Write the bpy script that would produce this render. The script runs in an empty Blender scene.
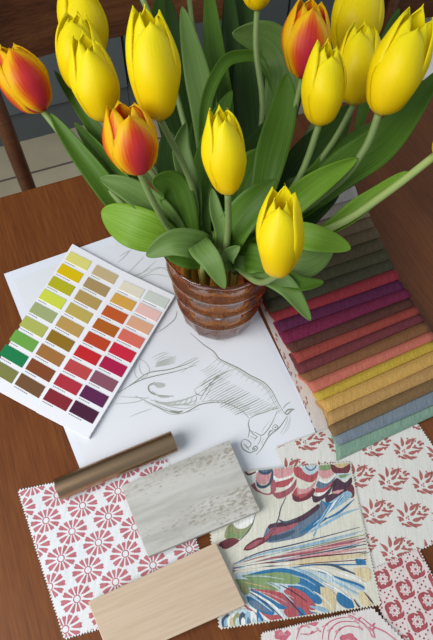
import bpy, bmesh, math, random
from mathutils import Vector, Matrix
R = math.radians
rnd = random.Random(7)
scene = bpy.context.scene
COL = scene.collection

# ------------------------------------------------------------------ camera
F, PITCH, ROLL, H = 550.0, R(59), R(2), 0.60
CX, CY = 216.5, 320.0
fw = Vector((0, math.cos(PITCH), -math.sin(PITCH)))
r0 = Vector((1, 0, 0)); u0 = r0.cross(fw)
rt = r0 * math.cos(ROLL) + u0 * math.sin(ROLL)
up = u0 * math.cos(ROLL) - r0 * math.sin(ROLL)
CAM = Vector((0, 0, H))
cd = bpy.data.cameras.new('camera'); cam = bpy.data.objects.new('camera', cd); COL.objects.link(cam)
cd.sensor_fit = 'VERTICAL'; cd.sensor_height = 24; cd.lens = 24 * F / 640; cd.clip_start = .01
m = Matrix((rt, up, -fw)).transposed().to_4x4(); m.translation = CAM
cam.matrix_world = m
scene.camera = cam

def ray(px, py): return fw + rt * ((px - CX) / F) - up * ((py - CY) / F)
def G(px, py, z=0.0):
    d = ray(px, py); return CAM + d * ((z - H) / d.z)
def D(px, py, depth): return CAM + ray(px, py) * depth
def proj(p):
    v = p - CAM; k = v.dot(fw)
    return (CX + F * v.dot(rt) / k, CY - F * v.dot(up) / k, k)

# ------------------------------------------------------------------ helpers
def srgb(r, g=None, b=None):
    if g is None: r, g, b = [int(r[i:i+2], 16) for i in (0, 2, 4)]
    f = lambda c: (c/255/12.92) if c/255 <= .04045 else ((c/255+.055)/1.055)**2.4
    return (f(r), f(g), f(b), 1)

def tag(o, label=None, cat=None, group=None, kind=None):
    if label: o['label'] = label
    if cat: o['category'] = cat
    if group: o['group'] = group
    if kind: o['kind'] = kind
    return o

def empty(name, loc=(0, 0, 0), rz=0):
    o = bpy.data.objects.new(name, None); COL.objects.link(o)
    o.location = loc; o.rotation_euler.z = rz; o.empty_display_size = .02
    return o

def link(name, bm, mats, parent=None, smooth=True, loc=None, rz=0.0):
    """world-space bmesh -> object. With loc the mesh is taken as local."""
    me = bpy.data.meshes.new(name); bm.normal_update(); bm.to_mesh(me); bm.free()
    if not isinstance(mats, (list, tuple)): mats = [mats]
    for x in mats: me.materials.append(x)
    if smooth:
        for p in me.polygons: p.use_smooth = True
    o = bpy.data.objects.new(name, me); COL.objects.link(o)
    if loc is not None: o.location = loc; o.rotation_euler.z = rz
    if parent:
        o.parent = parent
        if loc is None:
            pm = Matrix.Translation(parent.location) @ Matrix.Rotation(parent.rotation_euler.z, 4, 'Z')
            if parent.parent:
                q = parent.parent; pm = Matrix.Translation(q.location) @ Matrix.Rotation(q.rotation_euler.z, 4, 'Z') @ pm
            me.transform(pm.inverted())
    return o

def recenter(o):
    """move a top-level mesh's origin to the middle of its base"""
    me = o.data; xs = [v.co for v in me.vertices]
    c = Vector((sum(v.x for v in xs)/len(xs), sum(v.y for v in xs)/len(xs), min(v.z for v in xs)))
    me.transform(Matrix.Translation(-c)); o.location = c
    return o

# --- materials
def mat(name, color, rough=.6, metal=0, spec=.5):
    mt = bpy.data.materials.new(name); mt.use_nodes = True
    b = mt.node_tree.nodes['Principled BSDF']
    b.inputs['Base Color'].default_value = color if len(color) == 4 else (*color, 1)
    b.inputs['Roughness'].default_value = rough; b.inputs['Metallic'].default_value = metal
    b.inputs['Specular IOR Level'].default_value = spec
    return mt
def N(mt, t, **kw):
    n = mt.node_tree.nodes.new(t)
    for k, v in kw.items():
        if k in n.inputs: n.inputs[k].default_value = v
        else: setattr(n, k, v)
    return n
def L(mt, a, b): mt.node_tree.links.new(a, b)
def bsdf(mt): return mt.node_tree.nodes['Principled BSDF']
def ramp(mt, stops):
    n = mt.node_tree.nodes.new('ShaderNodeValToRGB'); e = n.color_ramp.elements
    while len(e) < len(stops): e.new(.5)
    for q, (p, c) in zip(e, stops): q.position = p; q.color = c
    return n
def coords(mt, scale=(1, 1, 1), kind='Object', rot=(0, 0, 0)):
    t = N(mt, 'ShaderNodeTexCoord'); mp = N(mt, 'ShaderNodeMapping')
    mp.inputs['Scale'].default_value = scale; mp.inputs['Rotation'].default_value = rot
    L(mt, t.outputs[kind], mp.inputs['Vector']); return mp.outputs[0]
def bump(mt, sock, strength=.3, dist=.001):
    b = N(mt, 'ShaderNodeBump'); b.inputs['Strength'].default_value = strength; b.inputs['Distance'].default_value = dist
    L(mt, sock, b.inputs['Height']); L(mt, b.outputs[0], bsdf(mt).inputs['Normal'])

def wood_mat(name, dark, mid, light, scale=1.0, rough=.4, fine=260, axis='Y', contrast=1.0):
    mt = mat(name, mid, rough)
    sc = (1, .045, 1) if axis == 'Y' else (.045, 1, 1)
    v = coords(mt, tuple(s*scale for s in sc))
    n1 = N(mt, 'ShaderNodeTexNoise', Scale=14, Detail=4, Roughness=.6, Distortion=.6); L(mt, v, n1.inputs['Vector'])
    n2 = N(mt, 'ShaderNodeTexNoise', Scale=fine, Detail=3, Roughness=.7); L(mt, v, n2.inputs['Vector'])
    mx = N(mt, 'ShaderNodeMath', operation='MULTIPLY_ADD'); mx.inputs[1].default_value = .5
    L(mt, n2.outputs['Fac'], mx.inputs[0])
    h = N(mt, 'ShaderNodeMath', operation='MULTIPLY'); h.inputs[1].default_value = .5; L(mt, n1.outputs['Fac'], h.inputs[0])
    L(mt, h.outputs[0], mx.inputs[2])
    r = ramp(mt, [(.5-.16/contrast, dark), (.5, mid), (.5+.16/contrast, light)])
    L(mt, mx.outputs[0], r.inputs[0]); L(mt, r.outputs[0], bsdf(mt).inputs['Base Color'])
    bump(mt, n2.outputs['Fac'], .12, .0006)
    return mt

def fabric_mat(name, color, var=.12, rough=.9, weave=1500):
    mt = mat(name, color, rough, spec=.15)
    v = coords(mt, (1, 1, 1))
    n = N(mt, 'ShaderNodeTexNoise', Scale=560, Detail=4, Roughness=.75); L(mt, v, n.inputs['Vector'])
    v2 = coords(mt, (1, .06, 1)); n2 = N(mt, 'ShaderNodeTexNoise', Scale=700, Detail=2); L(mt, v2, n2.inputs['Vector'])
    a = N(mt, 'ShaderNodeMath', operation='ADD'); L(mt, n.outputs['Fac'], a.inputs[0]); L(mt, n2.outputs['Fac'], a.inputs[1])
    c = Vector(color[:3])
    r = ramp(mt, [(.7, (*(c*(1-var*1.6)), 1)), (1.0, (*c, 1)), (1.3, (*(c*(1+var) + Vector((var,)*3)*.06), 1))])
    s = N(mt, 'ShaderNodeMath', operation='MULTIPLY'); s.inputs[1].default_value = 1; L(mt, a.outputs[0], s.inputs[0])
    mr = N(mt, 'ShaderNodeMapRange'); mr.inputs['From Min'].default_value = .5; mr.inputs['From Max'].default_value = 1.5
    L(mt, s.outputs[0], mr.inputs['Value'])
    for e, p in zip(r.color_ramp.elements, (.2, .5, .8)): e.position = p
    L(mt, mr.outputs[0], r.inputs[0]); L(mt, r.outputs[0], bsdf(mt).inputs['Base Color'])
    bump(mt, a.outputs[0], .35, .0004)
    return mt

# --- shapes
def prism(bm, pts, z0, z1, bevel=0, mi=0):
    lo = [bm.verts.new((p[0], p[1], z0)) for p in pts]; hi = [bm.verts.new((p[0], p[1], z1)) for p in pts]
    fs = [bm.faces.new(lo[::-1]), bm.faces.new(hi)]
    n = len(pts)
    for i in range(n): fs.append(bm.faces.new((lo[i], lo[(i+1) % n], hi[(i+1) % n], hi[i])))
    for f in fs: f.material_index = mi
    if bevel:
        es = {e for f in fs for e in f.edges}
        bmesh.ops.bevel(bm, geom=list(es), offset=bevel, segments=2, affect='EDGES', profile=.6)
def box(bm, cx, cy, cz, sx, sy, sz, bevel=0, mi=0, rz=0):
    c, s = math.cos(rz), math.sin(rz)
    pts = [(cx + a*sx/2*c - b*sy/2*s, cy + a*sx/2*s + b*sy/2*c) for a, b in ((-1,-1),(1,-1),(1,1),(-1,1))]
    prism(bm, pts, cz - sz/2, cz + sz/2, bevel, mi)
def catmull(pts, n):
    out = []; m_ = len(pts)
    for k in range(n + 1):
        x = k/n*(m_-1); i = min(int(x), m_-2); t = x-i
        p0, p1, p2, p3 = pts[max(i-1, 0)], pts[i], pts[i+1], pts[min(i+2, m_-1)]
        out.append(.5*((2*p1) + (p2-p0)*t + (2*p0-5*p1+4*p2-p3)*t*t + (3*p1-p0-3*p2+p3)*t**3))
    return out
def tube(bm, pts, rad, seg=10, caps=True):
    rad = rad if callable(rad) else (lambda t, r_=rad: r_)
    n = len(pts); rings = []; ref = Vector((0, 0, 1))
    t0 = (pts[1]-pts[0]).normalized()
    if abs(t0.dot(ref)) > .9: ref = Vector((1, 0, 0))
    for i, p in enumerate(pts):
        t = (pts[min(i+1, n-1)]-pts[max(i-1, 0)]).normalized()
        a = (ref - t*ref.dot(t)).normalized(); b = t.cross(a); ref = a
        r_ = rad(i/(n-1))
        rings.append([bm.verts.new(p + a*math.cos(2*math.pi*j/seg)*r_ + b*math.sin(2*math.pi*j/seg)*r_) for j in range(seg)])
    for i in range(n-1):
        for j in range(seg):
            bm.faces.new((rings[i][j], rings[i][(j+1) % seg], rings[i+1][(j+1) % seg], rings[i+1][j]))
    if caps: bm.faces.new(rings[0][::-1]); bm.faces.new(rings[-1])
def frame_of(p, q):
    d = q - p; return math.atan2(d.y, d.x)

# ------------------------------------------------------------------ table, floor, back of the room
TE0, TE1 = G(0, 197), G(90, 172)            # far edge of the table
TA = frame_of(TE0, TE1)                     # its direction
tx = Vector((math.cos(TA), math.sin(TA), 0)); ty = Vector((-tx.y, tx.x, 0))
M_table = wood_mat('walnut_veneer', srgb('4a240c'), srgb('6f3c16'), srgb('86501f'), rough=.42, fine=360, contrast=.75)
bsdf(M_table).inputs['Specular IOR Level'].default_value = .3
M_leg = wood_mat('walnut_solid', srgb('3d2010'), srgb('6a3c1e'), srgb('80502c'), rough=.4)

TW, TD, TT = 1.5, .95, .028
torg = TE0 + tx * .42                       # middle of the far edge
table = empty('table', (torg - ty*TD/2 + Vector((0, 0, -.75))), TA)
tag(table, 'reddish brown wooden table under the vase, papers and fabric samples', 'table')
bm = bmesh.new(); box(bm, 0, 0, -TT/2, TW, TD, TT, .003)
link('tabletop', bm, M_table, table, smooth=False, loc=(0, 0, .75))
bm = bmesh.new()
for sx, sy, w, d in ((0, 1, TW-.3, .02), (0, -1, TW-.3, .02)): box(bm, 0, sy*(TD/2-.12), -.075, w, d, .08)
link('apron', bm, M_leg, table, smooth=False, loc=(0, 0, .75-TT+.003))
for sx in (-1, 1):
    for sy in (-1, 1):
        bm = bmesh.new(); box(bm, 0, 0, .361, .06, .06, .722, .004)
        link('leg', bm, M_leg, table, smooth=False, loc=(sx*(TW/2-.12), sy*(TD/2-.12), 0))

# floor
M_floor = mat('floor_tiles', srgb('b9ae98'), .35)
v = coords(M_floor)
br = N(M_floor, 'ShaderNodeTexBrick'); br.offset = 0
br.inputs['Scale'].default_value = 1; br.inputs['Brick Width'].default_value = .33; br.inputs['Row Height'].default_value = .33
br.inputs['Mortar Size'].default_value = .005; br.inputs['Color1'].default_value = srgb('c8bb9e'); br.inputs['Color2'].default_value = srgb('beb194'); br.inputs['Mortar'].default_value = srgb('6d675c')
L(M_floor, v, br.inputs['Vector'])
nz = N(M_floor, 'ShaderNodeTexNoise', Scale=9, Detail=5); L(M_floor, v, nz.inputs['Vector'])
mxc = N(M_floor, 'ShaderNodeMixRGB', blend_type='MULTIPLY'); mxc.inputs[0].default_value = .35
L(M_floor, br.outputs[0], mxc.inputs[1]); L(M_floor, nz.outputs['Fac'], mxc.inputs[2]); L(M_floor, mxc.outputs[0], bsdf(M_floor).inputs['Base Color'])
FZ = -.75
g0 = G(27.5, 174, FZ)
bm = bmesh.new(); box(bm, 0, 0, -.05, 5, 5, .1)
o = link('floor', bm, M_floor, smooth=False, loc=(g0.x, g0.y, FZ), rz=TA); tag(o, 'pale beige stone floor tiles with grey grout', 'floor', kind='structure')

# slate cupboards on the far side
M_slate = mat('slate_paint', srgb('5b6264'), .45)
M_slate_dark = mat('slate_plinth', srgb('53595a'), .5)
c0, c1 = G(19, 148, FZ), G(54.6, 137, FZ)
CA = TA
cx_, cy_ = Vector((math.cos(CA), math.sin(CA), 0)), Vector((-math.sin(CA), math.cos(CA), 0))
for k in range(-1, 3):
    e = empty('kitchen_cupboard', c0 + cx_*(.12 + k*.6) , CA)
    tag(e, ['slate grey kitchen cupboard partly hidden behind the left red and yellow tulip',
            'slate grey kitchen cupboard behind the tall yellow tulips at left',
            'slate grey kitchen cupboard in shade behind the middle of the bouquet',
            'slate grey kitchen cupboard in shade behind the red tulip at right'][k+1], 'cupboard', 'row of slate kitchen cupboards')
    bm = bmesh.new(); box(bm, 0, .31, .06, .598, .56, .12); link('plinth', bm, M_slate_dark, e, False, loc=(0, 0, 0))
    bm = bmesh.new(); box(bm, 0, .31, .48, .598, .58, .72, .002); link('carcass', bm, M_slate, e, False, loc=(0, 0, 0))
    for j, (z, h) in enumerate(((.26, .26), (.53, .26), (.75, .15))):
        bm = bmesh.new(); box(bm, 0, .012, z, .59, .018, h, .002); link('drawer_front', bm, M_slate, e, False, loc=(0, 0, 0))
M_wall = mat('painted_wall', srgb('6a6a62'), .8)
bm = bmesh.new(); box(bm, 0, .05, 1.25, 5, .1, 2.5)
wl = c0 + cy_*.66
o = link('wall_back', bm, M_wall, smooth=False, loc=(wl.x, wl.y, FZ), rz=TA); tag(o, 'shaded wall behind the kitchen cupboards', 'wall', kind='structure')
bm = bmesh.new(); box(bm, 0, .30, .86, 2.4, .64, .03, .003)
o = link('worktop', bm, mat('worktop_stone', srgb('3a3a37'), .3), smooth=False, loc=c0 + cx_*.42, rz=TA)
tag(o, 'dark worktop running along the slate kitchen cupboards', 'worktop')

# chairs ---------------------------------------------------------------
M_chair = wood_mat('chair_walnut', srgb('341a0b'), srgb('58321a'), srgb('6f4526'), rough=.42, axis='X')
def chair(post_xy, ang, rail_z0, rail_z1, label, width=.46, cushion=None, depth=.42, seat_h=.44):
    """post_xy = left back post on the floor; chair faces -y of its frame"""
    e = empty('dining_chair', (post_xy.x, post_xy.y, FZ), ang)
    tag(e, label, 'chair', 'wooden dining chairs at the table')
    for x in (0, width):
        bm = bmesh.new()
        tube(bm, [Vector((x, .0, z)) for z in (0, .3, .6, rail_z1-.02)], lambda t: .012+.004*math.sin(math.pi*t), 12)
        link('back_leg', bm, M_chair, e, loc=(0, 0, 0))
    for x in (0, width):
        bm = bmesh.new(); tube(bm, [Vector((x, -depth+.03, z)) for z in (0, .2, seat_h-.045)], lambda t: .011+.005*t, 12)
        link('front_leg', bm, M_chair, e, loc=(0, 0, 0))
    bm = bmesh.new(); box(bm, width/2, -depth/2, seat_h-.025, width+.03, depth, .03, .006); link('seat', bm, M_chair, e, False, loc=(0, 0, 0))
    if cushion:
        bm = bmesh.new(); box(bm, width/2, -depth/2-.02, seat_h+.012, width-.02, depth-.06, .045, .015); link('seat_pad', bm, cushion, e, loc=(0, 0, 0))
    bm = bmesh.new(); n = 14; rows = []
    for i in range(n+1):
        t = i/n; x = -.05 + t*(width+.1); y = .018 + .03*math.sin(math.pi*t)
        rows.append([bm.verts.new((x, y+dy, z)) for dy, z in ((-.011, rail_z0), (.011, rail_z0), (.011, rail_z1), (-.011, rail_z1))])
    for i in range(n):
        for j in range(4): bm.faces.new((rows[i][j], rows[i+1][j], rows[i+1][(j+1) % 4], rows[i][(j+1) % 4]))
    bm.faces.new(rows[0]); bm.faces.new(rows[-1][::-1])
    bmesh.ops.bevel(bm, geom=[e_ for e_ in bm.edges if len(e_.link_faces) == 2 and e_.calc_face_angle(0) > 1], offset=.004, segments=2, affect='EDGES')
    link('back_rail', bm, M_chair, e, False, loc=(0, 0, 0))
    return e
pp = G(14, 150, -.16)
zr = min((abs(proj(Vector((pp.x, pp.y, z)))[1]-80), z) for z in [i*.005 for i in range(-40, 80)])[1]
chair(pp, TA, .75+zr, .75+zr+.17, 'dark wooden chair behind the table at far left, its post by the left tulip')
M_pad = fabric_mat('cream_pad', srgb('efede8'))
sp = G(378, 26, -.28)
chair(sp + tx*.03 + ty*.0, TA+R(-12), .455, .80, 'dark wooden chair with white seat pad at far right behind the largest yellow tulip', cushion=M_pad)

# ------------------------------------------------------------------ printed sheets and cloths
def clip(poly, quad):
    """Sutherland-Hodgman against a convex ccw quad"""
    out = poly
    for i in range(len(quad)):
        a, b = quad[i], quad[(i+1) % len(quad)]; inp, out = out, []
        if not inp: break
        side = lambda p: (b[0]-a[0])*(p[1]-a[1])-(b[1]-a[1])*(p[0]-a[0])
        for k in range(len(inp)):
            p, q = inp[k-1], inp[k]; sp_, sq = side(p), side(q)
            if (sp_ >= 0) != (sq >= 0):
                t = sp_/(sp_-sq); out.append((p[0]+(q[0]-p[0])*t, p[1]+(q[1]-p[1])*t))
            if sq >= 0: out.append(q)
    return out

class Sheet:
    """a thin cloth or paper: grid with optional pinked edges, printed shapes lie just over its face"""
    def __init__(s, quad_px, z, wave=0, pink=0, thick=.0004, cell=.004):
        s.q = [G(x, y, z) for x, y in quad_px]   # TL, TR, BR, BL
        s.z = z; s.wave = wave; s.pink = pink; s.layer = 0; s.ph = rnd.random()*9
        s.ccw = [(p.x, p.y) for p in s.q][::-1]
        s.bm = bmesh.new(); s.lift = None
        a, b, c, d = s.q
        nx = max(2, int(((b-a).length+(c-d).length)/2/cell)); ny = max(2, int(((d-a).length+(c-b).length)/2/cell))
        V = [[s.vert(a.lerp(b, i/nx).lerp(d.lerp(c, i/nx), j/ny)) for i in range(nx+1)] for j in range(ny+1)]
        for j in range(ny):
            for i in range(nx): s.bm.faces.new((V[j][i], V[j+1][i], V[j+1][i+1], V[j][i+1]))
        if pink:
            cen = (a+b+c+d)/4
            def teeth(line):
                for p, q in zip(line, line[1:]):
                    dd = q.co-p.co; nrm = Vector((dd.y, -dd.x, 0)).normalized()
                    mid = (p.co+q.co)/2
                    if nrm.dot(mid-cen) < 0: nrm = -nrm
                    w = s.bm.verts.new(mid+nrm*pink*(.8+.4*rnd.random()))
                    f = s.bm.faces.new((p, q, w)); 
                    f.normal_update()
                    if f.normal.z < 0: f.normal_flip()
            teeth(V[0]); teeth(V[-1]); teeth([r_[0] for r_ in V]); teeth([r_[-1] for r_ in V])
        bmesh.ops.recalc_face_normals(s.bm, faces=s.bm.faces)
        if thick:
            geo = bmesh.ops.extrude_face_region(s.bm, geom=list(s.bm.faces))
            for v_ in geo['geom']:
                if isinstance(v_, bmesh.types.BMVert): v_.co.z += thick
        s.thick = thick
    def zf(s, x, y):
        if not s.wave: return s.z
        return s.z + s.wave*(.5+.5*math.sin(x*55+s.ph+1.3*math.sin(y*40))*math.sin(y*48+s.ph*2+math.sin(x*35)))
    def vert(s, p): return s.bm.verts.new((p.x, p.y, s.zf(p.x, p.y)))
    def shape(s, pts, mi, step=True, sub=.008):
        """pts: world (x,y) polygon"""
        pts = clip(pts, s.ccw)
        if len(pts) < 3: return
        if step: s.layer += 1
        dz = s.thick + .00012 + .0000025*s.layer
        clean = [pts[0]]
        for p in pts[1:]:
            if (p[0]-clean[-1][0])**2+(p[1]-clean[-1][1])**2 > 1e-9: clean.append(p)
        if len(clean) < 3: return
        vs = [s.bm.verts.new((x, y, s.z)) for x, y in clean]
        f = s.bm.faces.new(vs); f.normal_update()
        if f.normal.z < 0: f.normal_flip()
        f.material_index = mi
        tri = bmesh.ops.triangulate(s.bm, faces=[f])['faces']
        if s.wave:
            for _ in range(3):
                es = {e for t in tri for e in t.edges if e.calc_length() > sub}
                if not es: break
                g = bmesh.ops.subdivide_edges(s.bm, edges=list(es), cuts=1, use_grid_fill=False)
                fs = set(tri) | {x for x in g['geom'] if isinstance(x, bmesh.types.BMFace)} | {x for x in g['geom_inner'] if isinstance(x, bmesh.types.BMFace)}
                fs = [x for x in fs if x.is_valid]
                tri = bmesh.ops.triangulate(s.bm, faces=fs)['faces']
                tri = [x for x in tri if x.is_valid]
        vv = {v_ for t in tri if t.is_valid for v_ in t.verts} | {v_ for v_ in vs if v_.is_valid}
        for v_ in vv: v_.co.z = s.zf(v_.co.x, v_.co.y) + dz
    def px(s, pts, mi, smooth=0, closed=True):
        P = [Vector((*p, 0)) for p in pts]
        if smooth: P = catmull(P + [P[0]], smooth*len(P))[:-1]
        s.shape([(w.x, w.y) for w in (G(p.x, p.y, s.z) for p in P)], mi)
    def stroke(s, pts, mi, w0, w1=None, wm=None, n=12):
        """tapering pen or brush line through pixel points; widths in px"""
        P = catmull([Vector((*p, 0)) for p in pts], n); w1 = w0 if w1 is None else w1; wm = max(w0, w1) if wm is None else wm
        Lf, Rt = [], []
        for i, p in enumerate(P):
            t = i/n; d = (P[min(i+1, n)]-P[max(i-1, 0)]); 
            if d.length < 1e-6: continue
            d.normalize(); nr = Vector((-d.y, d.x, 0))
            w = (w0*(1-t)+w1*t)*(1-math.sin(math.pi*t)) + wm*math.sin(math.pi*t)
            Lf.append(p+nr*w/2); Rt.append(p-nr*w/2)
        s.layer += 1
        for i in range(len(Lf)-1):
            quad = [Lf[i], Lf[i+1], Rt[i+1], Rt[i]]
            s.shape([(q.x, q.y) for q in (G(p.x, p.y, s.z) for p in quad)], mi, step=False)
    def done(s, name, mats, label, cat, group=None):
        o = recenter(link(name, s.bm, mats, smooth=False)); tag(o, label, cat, group); return o

# horse drawing sheet ----------------------------------------------------
M_paper = mat('drawing_paper', srgb('e6eaf3'), .7, spec=.2)
M_cream = mat('drawing_paper_tone', srgb('e4e7ec'), .7, spec=.2)
M_pencil = mat('pencil', srgb('8f9487'), .7, spec=.2)
M_pencil2 = mat('soft_pencil', srgb('b7bcb4'), .7, spec=.2)
ps = Sheet([(3.9, 274), (205, 204), (352, 500), (100, 520)], .0003, thick=.0003, cell=.03)
ps.px([(14, 279), (203, 213), (348, 497), (104, 512)], 1)
def S(pts, w=.7, mi=2, **k): ps.stroke(pts, mi, w*.35, w*.35, w, **k)
def pts_z(ox, oy, sc, *a): return [(ox+x/sc, oy+y/sc) for x, y in a]
crest = [(190, 333), (197, 339), (204, 345), (214, 352), (219, 358.7), (228.5, 363.6), (239.8, 369), (250, 375.4), (263, 382), (271.6, 390.7), (278, 402.7), (283.6, 412)]
S(crest, 1.3, n=40); S([(x-1.2, y+1.4) for x, y in crest[3:]], .9, 3, n=30); S([(x-3.4, y+1.6) for x, y in crest[6:]], .8, 3, n=20)
for k in range(16):                                            # short hairs of the mane
    i = 4+k*.45; j = int(i); t = i-j; x = crest[j][0]*(1-t)+crest[j+1][0]*t; y = crest[j][1]*(1-t)+crest[j+1][1]*t
    S([(x, y), (x-3, y+1.5), (x-6.5, y+5)], .6, 3, n=6)
S([(283.6, 412), (287, 414.5), (291, 411), (294.7, 409)], 1.5); S([(283, 409), (286, 405), (290.5, 402)], .9); S([(285, 413), (288, 410), (293, 409)], 1.6, n=8)
S([(287, 416), (285.5, 419), (279, 428), (269.7, 435.5), (265, 442.5), (261.4, 449), (256, 455)], 1.2, n=24)
S([(288, 416), (286, 424), (280, 434)], .8, 3); S([(290, 414), (288, 425), (282, 436)], .6, 3); S([(291, 418), (289, 427), (285, 433)], .5, 3)
S([(242, 440.6), (241, 444.3), (243, 449), (247.6, 452), (251, 452.8), (254, 451)], 1.2, n=20)
S([(242, 440.6), (245, 439.5), (248.5, 441), (251, 444), (249.5, 447), (246, 447.5)], .9, n=18)
S([(243.5, 444), (246, 446), (249, 450)], 1.0); S([(252, 451.5), (255.5, 451), (257.5, 448), (255, 446.4), (252.5, 449), (254.5, 450.4)], 1.2, n=18)
S([(253.5, 449.5), (255.5, 448.5)], 1.8, n=4)
S([(248, 438), (249.4, 430.5), (248.3, 424), (249.5, 419)], 1.1); S([(250, 431), (256, 433), (261.4, 435.5), (266, 432), (270, 426.5), (274, 419), (277, 411)], .9, n=20)
S([(249, 428.6), (253, 434), (258, 437)], .8); S([(250, 418.4), (256, 415), (263, 413), (271, 410), (279, 408)], 1.2, n=16); S([(249, 416), (259, 412.5), (270, 408.5), (277, 406.5)], .8, 3)
S([(272.5, 427), (275, 424.8), (278, 427), (276, 430), (273, 429.5), (272.5, 427)], 1.0, n=16); S([(274.5, 427.6), (276.3, 427.4)], 1.8, n=4)
S([(268, 436), (270, 431.5), (273, 431)], 1.3); S([(261, 436), (260, 441), (257, 446)], .7); S([(250, 436), (255, 438.5), (257, 437), (254, 441)], .6)
S([(264, 438), (262, 442), (262.5, 446)], .6, 3); S([(270, 421), (264, 428), (262, 433)], .5, 3)
S([(135, 396), (150, 403), (166, 410.5), (180, 413.7), (189.7, 410.5), (199.4, 405), (209, 403), (220.4, 402.4), (230, 404.8), (241.4, 410.5), (249, 418.4)], 1.1, n=40)
S([(170, 410.5), (177, 412.5), (183, 411)], 2.0); S([(220, 402), (228, 404), (236, 407)], 1.6, 3); S([(201, 402), (209, 401), (219, 400.6), (231, 402)], .9, 3)
S([(150, 400), (165, 403), (180, 401), (192, 397), (200, 393)], 1.6, 3, n=20); S([(155, 402.5), (170, 405.5), (186, 404), (197, 400)], 1.3, 3, n=18)
S([(194, 391), (196, 388.5), (202, 385), (207, 379), (213, 375), (221, 371)], .9, 3, n=18); S([(195, 391), (197, 394.5), (203, 396)], .8)
S([(200, 400), (204, 393), (209, 386), (215, 379), (224, 373), (233, 369.5)], 1.1, n=20); S([(202, 402), (207, 395), (212, 386), (219, 380)], .9, 3, n=14)
for k in range(24):                                            # neck hatching
    t = k/23; x = 216+t*60; y = 374+t*33
    ln = 20+8*math.sin(math.pi*t)+rnd.uniform(-4, 4)
    S([(x+rnd.uniform(-1, 1), y), (x-ln*.5, y+ln*.22+1), (x-ln, y+ln*(.62-.2*t))], rnd.uniform(.6, 1.1), rnd.choice((2, 3, 3)), n=8)
for k in range(14):
    t = k/13; x = 222+t*28; y = 388+t*20
    S([(x, y), (x-8, y+4), (x-15, y+9-2*t)], rnd.uniform(.5, 1.0), rnd.choice((2, 3)), n=6)
for k in range(9): S([(212+k*2.6, 364+k*1.3), (206+k*2.4, 369+k*1.2), (200+k*2, 371+k*1.8)], .6, 3, n=6)
# shoulder, forelegs and scribbled ground at left of the sheet
for a in (((90, 245), (150, 205), (210, 165), (300, 150), (380, 125), (425, 100)), ((60, 262), (130, 220), (180, 195), (240, 178), (330, 158), (420, 130))):
    S(pts_z(100, 335, 4.33, *a), 1.0, 2, n=24)
for a in (((160, 120), (150, 160), (165, 190), (200, 180), (215, 150), (195, 118), (170, 105)), ((170, 125), (175, 160), (195, 175)),
          ((240, 125), (270, 100), (310, 95)), ((235, 110), (270, 90), (300, 80)), ((225, 100), (262, 82), (290, 75)), ((330, 140), (380, 115), (420, 95)), ((350, 165), (400, 130), (433, 112))):
    S(pts_z(100, 335, 4.33, *a), .7, 3, n=12)
for k in range(7): S(pts_z(100, 335, 4.33, (235+k*2, 140-k*3), (280, 132-k*4), (325+k, 122-k*5)), .7, 3, n=8)
for k in range(6): S(pts_z(100, 335, 4.33, (215+k*3, 222-k*3), (250, 208+k*4), (282, 214+k*2)), .7, 3, n=8)
S(pts_z(100, 335, 4.33, (240, 205), (212, 220), (215, 245), (250, 262), (320, 266)), 1.3, n=16); S(pts_z(100, 335, 4.33, (225, 245), (260, 268), (300, 270)), 1.6, 3)
for a in (((60, 300), (150, 292), (215, 270)), ((90, 268), (160, 272), (210, 275)), ((130, 355), (180, 335), (225, 320)), ((190, 290), (250, 315), (320, 345), (433, 320)), ((235, 280), (300, 310), (380, 318), (433, 290)), ((240, 300), (300, 325), (340, 330))):
    S(pts_z(100, 335, 4.33, *a), .8, 3, n=16)
for k in range(7): S(pts_z(100, 335, 4.33, (240+k*22, 290+k*3), (275+k*22, 300), (300+k*20, 290-k*4)), 1.0, 3, n=6)
for a in (((75, 165), (105, 140), (130, 112)), ((85, 138), (110, 122), (135, 110)), ((110, 220), (150, 180), (190, 138)), ((130, 235), (180, 210), (245, 155)), ((140, 240), (200, 215), (250, 190), (305, 185)), ((150, 245), (230, 215), (320, 232)), ((120, 228), (190, 205), (215, 185)), ((210, 200), (260, 185), (310, 210))):
    S(pts_z(100, 225, 4.33, *a), .6, 3, n=12)
S([(160, 331), (166, 327), (175, 319), (177, 311)], .7); S([(154, 333), (160, 331.5), (168, 326)], .6, 3)
ps.done('drawing_sheet', [M_paper, M_cream, M_pencil, M_pencil2], 'large white sheet with a pencil drawing of a horse head under the vase', 'drawing')

# red medallion cloth ------------------------------------------------------
M_red = fabric_mat('red_print', srgb('bd737a'), .14)
def add_medallion(sh, c, r, rot, mi):
    for k in range(12):
        a = rot+k*math.pi/6; st = 1.0 + .16*math.cos(2*(a-rot-.6))
        poly = []
        for rr, da in ((.32, -.10), (.86, -.185), (.99, -.13), (.93, -.02), (1.0, .10), (.87, .185), (.32, .10)):
            poly.append((c[0]+math.cos(a+da)*rr*r*st, c[1]+math.sin(a+da)*rr*r*st))
        sh.shape(poly, mi, step=False)
    ring = [(math.cos(i*math.pi/8), math.sin(i*math.pi/8)) for i in range(16)]
    for i in range(16):
        p, q = ring[i], ring[(i+1) % 16]
        sh.shape([(c[0]+p[0]*.27*r, c[1]+p[1]*.27*r), (c[0]+q[0]*.27*r, c[1]+q[1]*.27*r), (c[0]+q[0]*.2*r, c[1]+q[1]*.2*r), (c[0]+p[0]*.2*r, c[1]+p[1]*.2*r)], mi, step=False)
f1 = Sheet([(19, 491), (167, 459.6), (214, 594), (65, 638)], .0008, wave=.0003, pink=.0018, cell=.0028)
o1, o2, o3 = G(46, 520.6, .001), G(72, 531.5, .001), G(61, 558.5, .001)
A, B = o2-o1, o3-o1
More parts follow.
